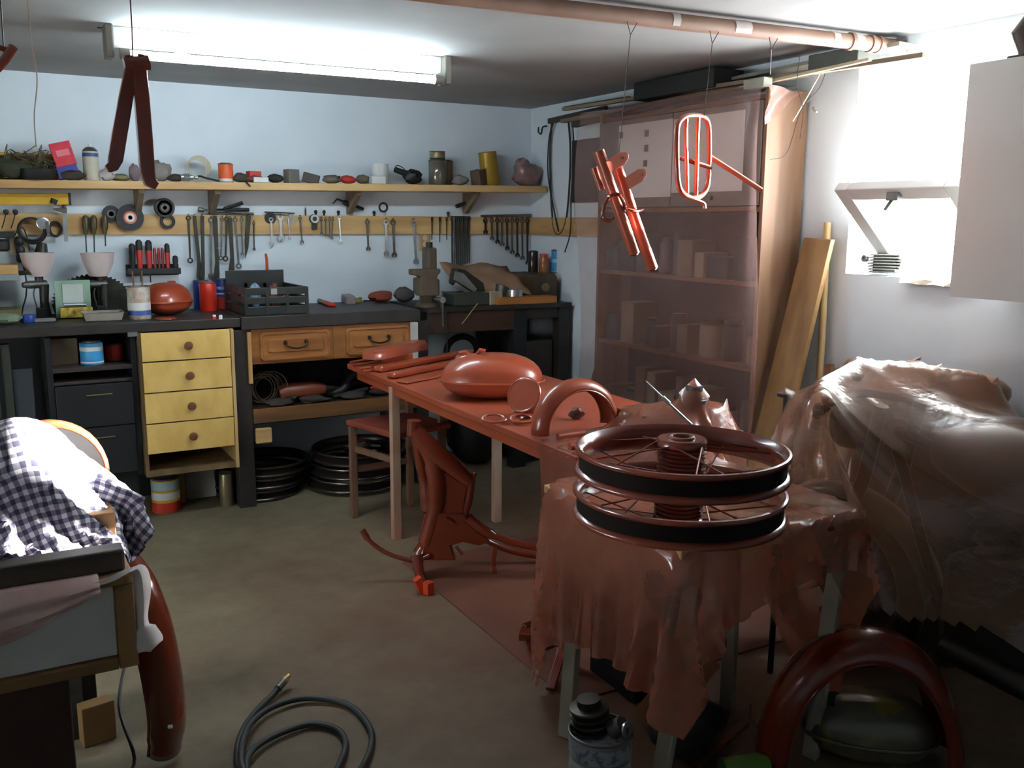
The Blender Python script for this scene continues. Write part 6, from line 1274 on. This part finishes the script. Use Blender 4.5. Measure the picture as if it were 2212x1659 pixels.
# round red cover behind the shirt
c = V((.135, 2.78, .0)); t = thing('round_cover', 'round red and grey guard standing behind the shirt', 'guard', (c.x, c.y, .0))
rr = []
for i in range(19):
    a = R(-20+i*10.5); o = V((.10+.15*math.cos(a), 2.76, .80+.15*math.sin(a)))
    rd = V((math.cos(a), 0, math.sin(a))); rr.append([o+V((0, -.035, 0))-rd*.01, o+V((0, -.02, 0)), o+V((0, .02, 0)), o+V((0, .035, 0))-rd*.01])
MB().loft(rr, cap=False, closed=False).build('guard_skin', PRIMER, t, sm=True, thick=.004)
MB().lathe([(.001, 0), (.145, 0), (.145, .006), (.001, .008)], (.10, 2.775, .80), (0, -1, 0), 32).build('disc_face', mat('grey_white_disc', (150, 152, 146), .5), t, sm=True)
MB().bb(.06, .14, 2.77, 2.80, 0, .66).build('post', GREYST, t)
# ================================================================== covered motorcycle on the right
RUB = mat('tyre_rubber', (24, 24, 25), .7, scale=30, bump=.2); DKMET = mat('dark_engine_metal', (48, 46, 44), .45, .6); DKGR = mat('dark_green_enamel', (36, 44, 38), .3, coat=.5)
mc = thing('motorcycle', 'dark motorcycle standing under the clear plastic sheet', 'motorcycle', (2.42, 1.5, 0))
def vwheel(c, Rr, nm):
    q = MB(); ax = V((1, .12, 0)).normalized(); w_ = q.torus(c, ax, Rr-.045, .045, 48, 12).build(nm, RUB, mc, sm=True)
    MB().torus(c, ax, Rr-.085, .012, 40, 8).build('rim', DKMET, w_, sm=True); MB().cyl(V(c)-ax*.05, V(c)+ax*.05, .06, seg=20).build('hub', DKMET, w_, sm=True)
    for i in range(12):
        a = 2*math.pi*i/12; u = V((-.12, 1, 0)).normalized(); e = V(c)+(u*math.cos(a)+V((0, 0, 1))*math.sin(a))*(Rr-.09); MB().cyl(V(c), e, .003, seg=5).build('spoke', DKMET, w_)
vwheel((2.45, 2.05, .30), .30, 'tyre'); vwheel((2.55, .78, .30), .30, 'tyre')
for s_ in (-.09, .09): MB().tube([V((2.45+s_, 2.05, .30)), V((2.43+s_, 1.90, .72)), V((2.42+s_, 1.85, .95))], .022, 10).build('fork_leg', DKMET, mc, sm=True)
MB().tube(smooth([V((2.00, 1.80, .965)), V((2.12, 1.88, .965)), V((2.32, 1.93, .975)), V((2.48, 1.90, .95)), V((2.58, 1.84, .90))]), .013, 10)  .build('handlebar', mat('dusty_handlebar', (96, 74, 62), .9, spec=.2), mc, sm=True)
for c_ in ((2.32, 1.94, 1.03), (1.98, 1.775, .985)): MB().lathe([(.001, -.020), (.014, -.014), (.020, 0), (.014, .014), (.001, .02)], c_, (0, 0, 1), 16).build('mirror_ball' if c_[0] > 2 else 'grip_end', DKMET, mc, sm=True)
MB().lathe([(.001, -.12), (.06, -.10), (.09, -.04), (.095, .03), (.001, .05)], (2.43, 2.02, .86), (0, 1, 0), 24).build('headlamp', DKGR, mc, sm=True)
rings = []
for i in range(11):
    f_ = i/10; y = 1.72-f_*.52; w_ = .13*math.sin(.25+f_*2.6)**.6; h = .12*math.sin(.3+f_*2.5)**.6
    rings.append([V((2.45+w_*math.cos(a), y, .83+h*math.sin(a))) for a in [2*math.pi*k/16 for k in range(16)]])
MB().loft(rings).build('tank', DKGR, mc, sm=True)
MB().blob((2.48, .98, .80), (.28, .50, .14), 95, .05, 18, 10).build('seat', BLACK, mc, sm=True)
MB().box((2.45, 1.42, .42), (.26, .36, .30)).build('engine', DKMET, mc, bevel=.03); MB().lathe([(.07, 0), (.09, .02), (.07, .04), (.09, .06), (.07, .08), (.09, .10), (.07, .12), (.09, .14), (.001, .16)], (2.45, 1.48, .57), (0, .3, 1), 20).build('engine_barrel', DKMET, mc, sm=True)
for pts in ([(2.43, 1.86, .80), (2.45, 1.62, .30), (2.45, 1.2, .24)], [(2.43, 1.86, .86), (2.46, 1.3, .74), (2.5, .8, .66)], [(2.45, 1.2, .24), (2.5, .80, .30)]): MB().tube(smooth([V(p) for p in pts]), .018, 10).build('frame_tube', DKMET, mc, sm=True)
q = []
for i in range(17):
    a = R(10+i*10); o = V((2.45, 2.05, .30))+V((-.12*math.cos(a), math.cos(a), 0))*.335*1+V((0, 0, math.sin(a)*.335)); n_ = V((1, .12, 0)).normalized(); q.append([o-n_*.065-V((0, 0, .03)), o-n_*.03, o+n_*.03, o+n_*.065-V((0, 0, .03))])
MB().loft(q, cap=False, closed=False).build('front_guard', DKGR, mc, sm=True, thick=.004)
MB().tube([V((2.30, 1.55, .30)), V((2.30, 1.0, .28)), V((2.32, .6, .32))], .035, 12).build('exhaust', DKMET, mc, sm=True)
# stacked case behind the bike carrying a brown bundle
one('storage_drum', MB().lathe([(.25, 0), (.255, .01), (.255, .80), (.24, .82), (.001, .82)], (2.86, 2.06, 0), (0, 0, 1), 32), mat('dark_brown_drum', (62, 48, 40), .5), 'dark brown drum beside the covered motorcycle at the wall', 'drum', sm=True)
BUN = mat('brown_foil_bundle', (168, 118, 78), .35, rgb2=(132, 84, 54), scale=6, bump=.7)
q = MB().blob((2.84, 2.02, .905), (.42, .48, .20), 97, .10, 26, 14); one('brown_bundle', q, BUN, 'crumpled brown bundle on top of the dark drum', 'bundle', sm=True)
# covered can and tray at the near end of the long table
one('covered_can', MB().lathe([(.05, 0), (.052, .004), (.052, .13), (.03, .15), (.03, .175), (.001, .178)], (2.10, 2.44, TZ+.001), (0, 0, 1), 22), GREYST, 'grey can hidden under the film at the near table end', 'can', sm=True)
one('covered_box', MB().bb(1.90, 2.28, 2.46, 2.62, TZ+.001, TZ+.085), CARD, 'low card box hidden under the film at the near table end', 'box', bevel=.004)
q = MB().tube([V((1.905, 2.46, .965)), V((1.945, 2.40, .905)), V((2.0, 2.33, .83))], [.002, .004, .006], 8).cyl(V((1.938, 2.41, .915)), V((1.952, 2.39, .895)), .008, seg=10); one('steel_probe', q, STEEL, 'thin shiny rod poking up out of the film', 'rod', sm=True)
# ---- film over the small table and the near table end
FA = film('dusty_pink_film', (.93, .86, .82, 1), .68, .07, (192, 118, 94), 4)
FB = film('clear_film', (.93, .90, .86, 1), .33, .09, (190, 138, 110), 5)
FC = film('hazy_film', (.95, .93, .92, 1), .34, .03, (206, 168, 160), 2, bump=.05, vary=.12)
supA = [('box', (1.665, 1.90, .374), (.325, .32, .376), 0), ('box', (1.9375, 3.3, .62), (.3625, .92, .142), 0), ('cap', (2.10, 2.44, .76), (2.10, 2.44, .91), .05), ('box', (2.09, 2.54, .80), (.19, .08, .047), 0), ('cap', (1.97, 1.765, 1.005), (2.10, 1.87, 1.02), .02)]
GA = drape(flat_grid(1.02, 2.42, 1.40, 2.74, 1.0, .019, rz=.12, seed=2, jit=.006), supA, steps=170, iters=8, comp=.12, bend=.12, mu=.7, pins=[(2.10, 2.44, .962), (1.92, 2.50, .87), (2.27, 2.46, .875), (1.45, 2.10, .754), (1.95, 1.75, .754)])
one('plastic_sheet', grid_mesh(GA), FA, 'pinkish overspray-dusted plastic sheet hanging over the small table', 'plastic sheet', sm=True)
supB = [('ell', (2.32, 1.94, 1.03), (.05, .05, .05)), ('ell', (1.98, 1.775, .985), (.045, .045, .045)), ('cap', (1.40, 1.67, .80), (1.40, 1.67, .93), .275), ('cap', (1.97, 1.765, 1.005), (2.10, 1.87, 1.02), .026), ('cap', (2.10, 1.87, 1.02), (2.32, 1.94, 1.05), .026), ('cap', (2.32, 1.94, 1.05), (2.52, 1.90, 1.03), .026), ('cap', (2.52, 1.90, 1.03), (2.72, 1.74, .99), .026),
        ('ell', (2.43, 2.0, .86), (.11, .14, .11)), ('ell', (2.45, 1.46, .83), (.15, .28, .13)), ('ell', (2.48, .98, .80), (.15, .26, .09)), ('box', (2.45, 1.42, .42), (.13, .18, .15), 0), ('cap', (2.45, 2.05, .30), (2.45, 2.05, .305), .34),
        ('cap', (2.86, 2.06, .2), (2.86, 2.06, .60), .26), ('ell', (2.84, 2.02, .905), (.23, .26, .12)), ('box', (1.9375, 3.3, .62), (.3625, .92, .142), 0), ('box', (1.665, 1.90, .374), (.325, .32, .376), 0)]
pinB = [(2.32, 1.94, 1.084), (1.965, 1.76, 1.032), (2.18, 2.10, .975), (2.72, 1.74, 1.02), (2.48, .98, .895), (2.45, 1.40, .968), (2.84, 2.10, 1.03)]
GB = drape(flat_grid(1.60, 2.95, .85, 2.45, 1.2, .022, rz=.26, seed=3, jit=.006), supB, steps=170, iters=8, comp=.10, bend=.10, mu=.7, pins=pinB)
one('plastic_sheet', grid_mesh(GB, .40), FB, 'clear plastic sheet draped over the covered motorcycle', 'plastic sheet', sm=True)
GB2 = GB[:, int(GB.shape[1]*.38):].copy(); GB2[..., 2] += .007; GB2[..., 0] -= .006; GB2[..., 1] -= .004
one('plastic_sheet', grid_mesh(GB2, .44), FB, 'shorter second layer of clear film lying over the motorcycle sheet', 'plastic sheet', sm=True)
one('prop_rod', MB().tube([V((2.19, 2.10, .0)), V((2.19, 2.10, .955))], .010, 8).lathe([(.001, -.01), (.03, -.006), (.03, .004), (.001, .008)], (2.19, 2.10, .955), (0, 0, 1), 18), DKMET, 'thin stem propping the clear sheet left of the handlebar', 'rod', sm=True)
# ---- film hanging down in front of the shelf unit
rows = []; NZ, NY = 46, 70
for j in range(NZ+1):
    v = j/NZ; z = 2.062-v*1.80; row = []
    for i in range(NY+1):
        u = i/NY; y = 4.30-u*1.34; fold = .020*math.sin(u*31+.8*math.sin(v*3))*(.25+.75*v)+.012*math.sin(u*57+v*4)*(.3+v*.7)
        edge_ = max(0, (.16-u)/.16); edge2 = max(0, (u-.86)/.14)
        x = 2.862-.03*v-.35*fold*(edge_*1.6+edge2*1.2+.25)-.05*edge_*math.sin(v*7+1)*.6
        y2 = y+.05*edge_*math.sin(v*5.2)+.03*edge2*math.sin(v*6+1)-.05*edge2*max(0, v-.12)
        row.append(V((x, y2, z+(.012*math.sin(u*9) if j == NZ else 0))))
    rows.append(row)
top = [[V((2.862+.20*(1-t), p.y, 2.064)) for p in rows[0]] for t in (0, .5)]
one('plastic_sheet', MB().loft(top+rows, cap=False, closed=False), FC, 'hazy plastic film hanging in front of the brown shelf unit', 'plastic sheet', sm=True)
# flap of film at the near top corner
rows = []
for j in range(7):
    v = j/6; rows.append([V((2.868+.19*u*(1-.15*v)+.006*math.sin(v*7+u*5), 2.958-.012*math.sin(v*5+u*6)-.006, 2.055-v*(.16-.13*u)-.02*u*(1-v))) for u in [i/10 for i in range(11)]])
one('film_flap', MB().loft(rows, cap=False, closed=False), film('pale_film_flap', (.95, .9, .88, 1), .7, .08, (206, 168, 156), 5), 'pale loose flap of film at the top of brown side panel', 'film', sm=True)
# ================================================================== lower right floor: big fender and spare tank
L_, R_ = atZ(1632, 1640, 0), atZ(2075, 1665, 0); L_.z = R_.z = .012
dn = V((0, 0, 1)).cross(R_-L_).normalized()
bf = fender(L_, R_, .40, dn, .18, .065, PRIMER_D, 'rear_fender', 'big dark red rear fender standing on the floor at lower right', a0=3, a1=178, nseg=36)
rows = []
u = (R_-L_)/2; c = (L_+R_)/2
for i in range(31):
    a = R(178-i*175/30); e = u*math.cos(a)*.90+V((0, 0, .355*math.sin(a))); o = c+e; rows.append([o-dn*.078, o-dn*.06])
MB().loft(rows, cap=False, closed=False).build('inner_valance', PRIMER_D, bf, sm=True, thick=.004)
p = L_+(R_-L_)*.02+V((0, 0, .13)); MB().tube([p-dn*.06+V((-.03, 0, 0)), p+dn*.0+V((-.045, 0, .0)), p+dn*.06+V((-.03, 0, 0))], .004, 6).build('seam_strip', BLACK, bf, sm=True)
TKM = mat('worn_grey_yellow_tank', (96, 90, 74), .28, rgb2=(132, 116, 50), scale=7, coat=.6, contrast=(.34, .40))
c = atZ(1870, 1640, 0)+V((.02, .02, .0)); c.z = .001
tk2, P = tank(c+V((0, 0, .0)), .36, .22, .19, TKM, 'old_fuel_tank', 'worn grey-yellow fuel tank on the floor under the big fender', 'fuel tank', rz=R(-38), nose=-.6)
MB().lathe([(.028, 0), (.028, .01), (.001, .012)], P(-.10, -.02, .165), (-.3, -.2, 1), 18).build('filler_cap', BLACK, tk2, sm=True)
one('green_bottle', MB().tube([atZ(1560, 1662, .03), atZ(1640, 1650, .03), atZ(1668, 1647, .03)], [.03, .03, .012], 14), mat('green_plastic', (84, 132, 40), .4), 'green plastic bottle lying at the lower right floor edge', 'bottle', sm=True)
one('steel_bar', MB().beam(atZ(1500, 1655, .02), atZ(1610, 1560, .05), .03, .012), mat('rusty_bar', (112, 74, 46), .6, .3), 'rusty flat bar lying left of the big fender', 'bar', bevel=.002)
vb = atZ(1560, 1430, .10)
one('dark_crate', MB().bb(1.66, 1.88, 2.15, 2.40, .0, .34), BLK, 'black box on the floor behind the small table', 'box', bevel=.004)
one('folded_card', MB().box((1.72, 2.02, .10), (.22, .10, .20), rz=.5, m=MX.Rotation(.5, 3, 'Z') @ MX.Rotation(R(35), 3, 'X')), CARD, 'brown folded card leaning under the small table', 'cardboard', bevel=.003)
one('dark_casing', MB().blob((1.62, 1.86, .09), (.24, .18, .18), 99, .15, 16, 9), DKMET, 'dark oily engine casing on the floor behind the bucket', 'engine part', sm=True)
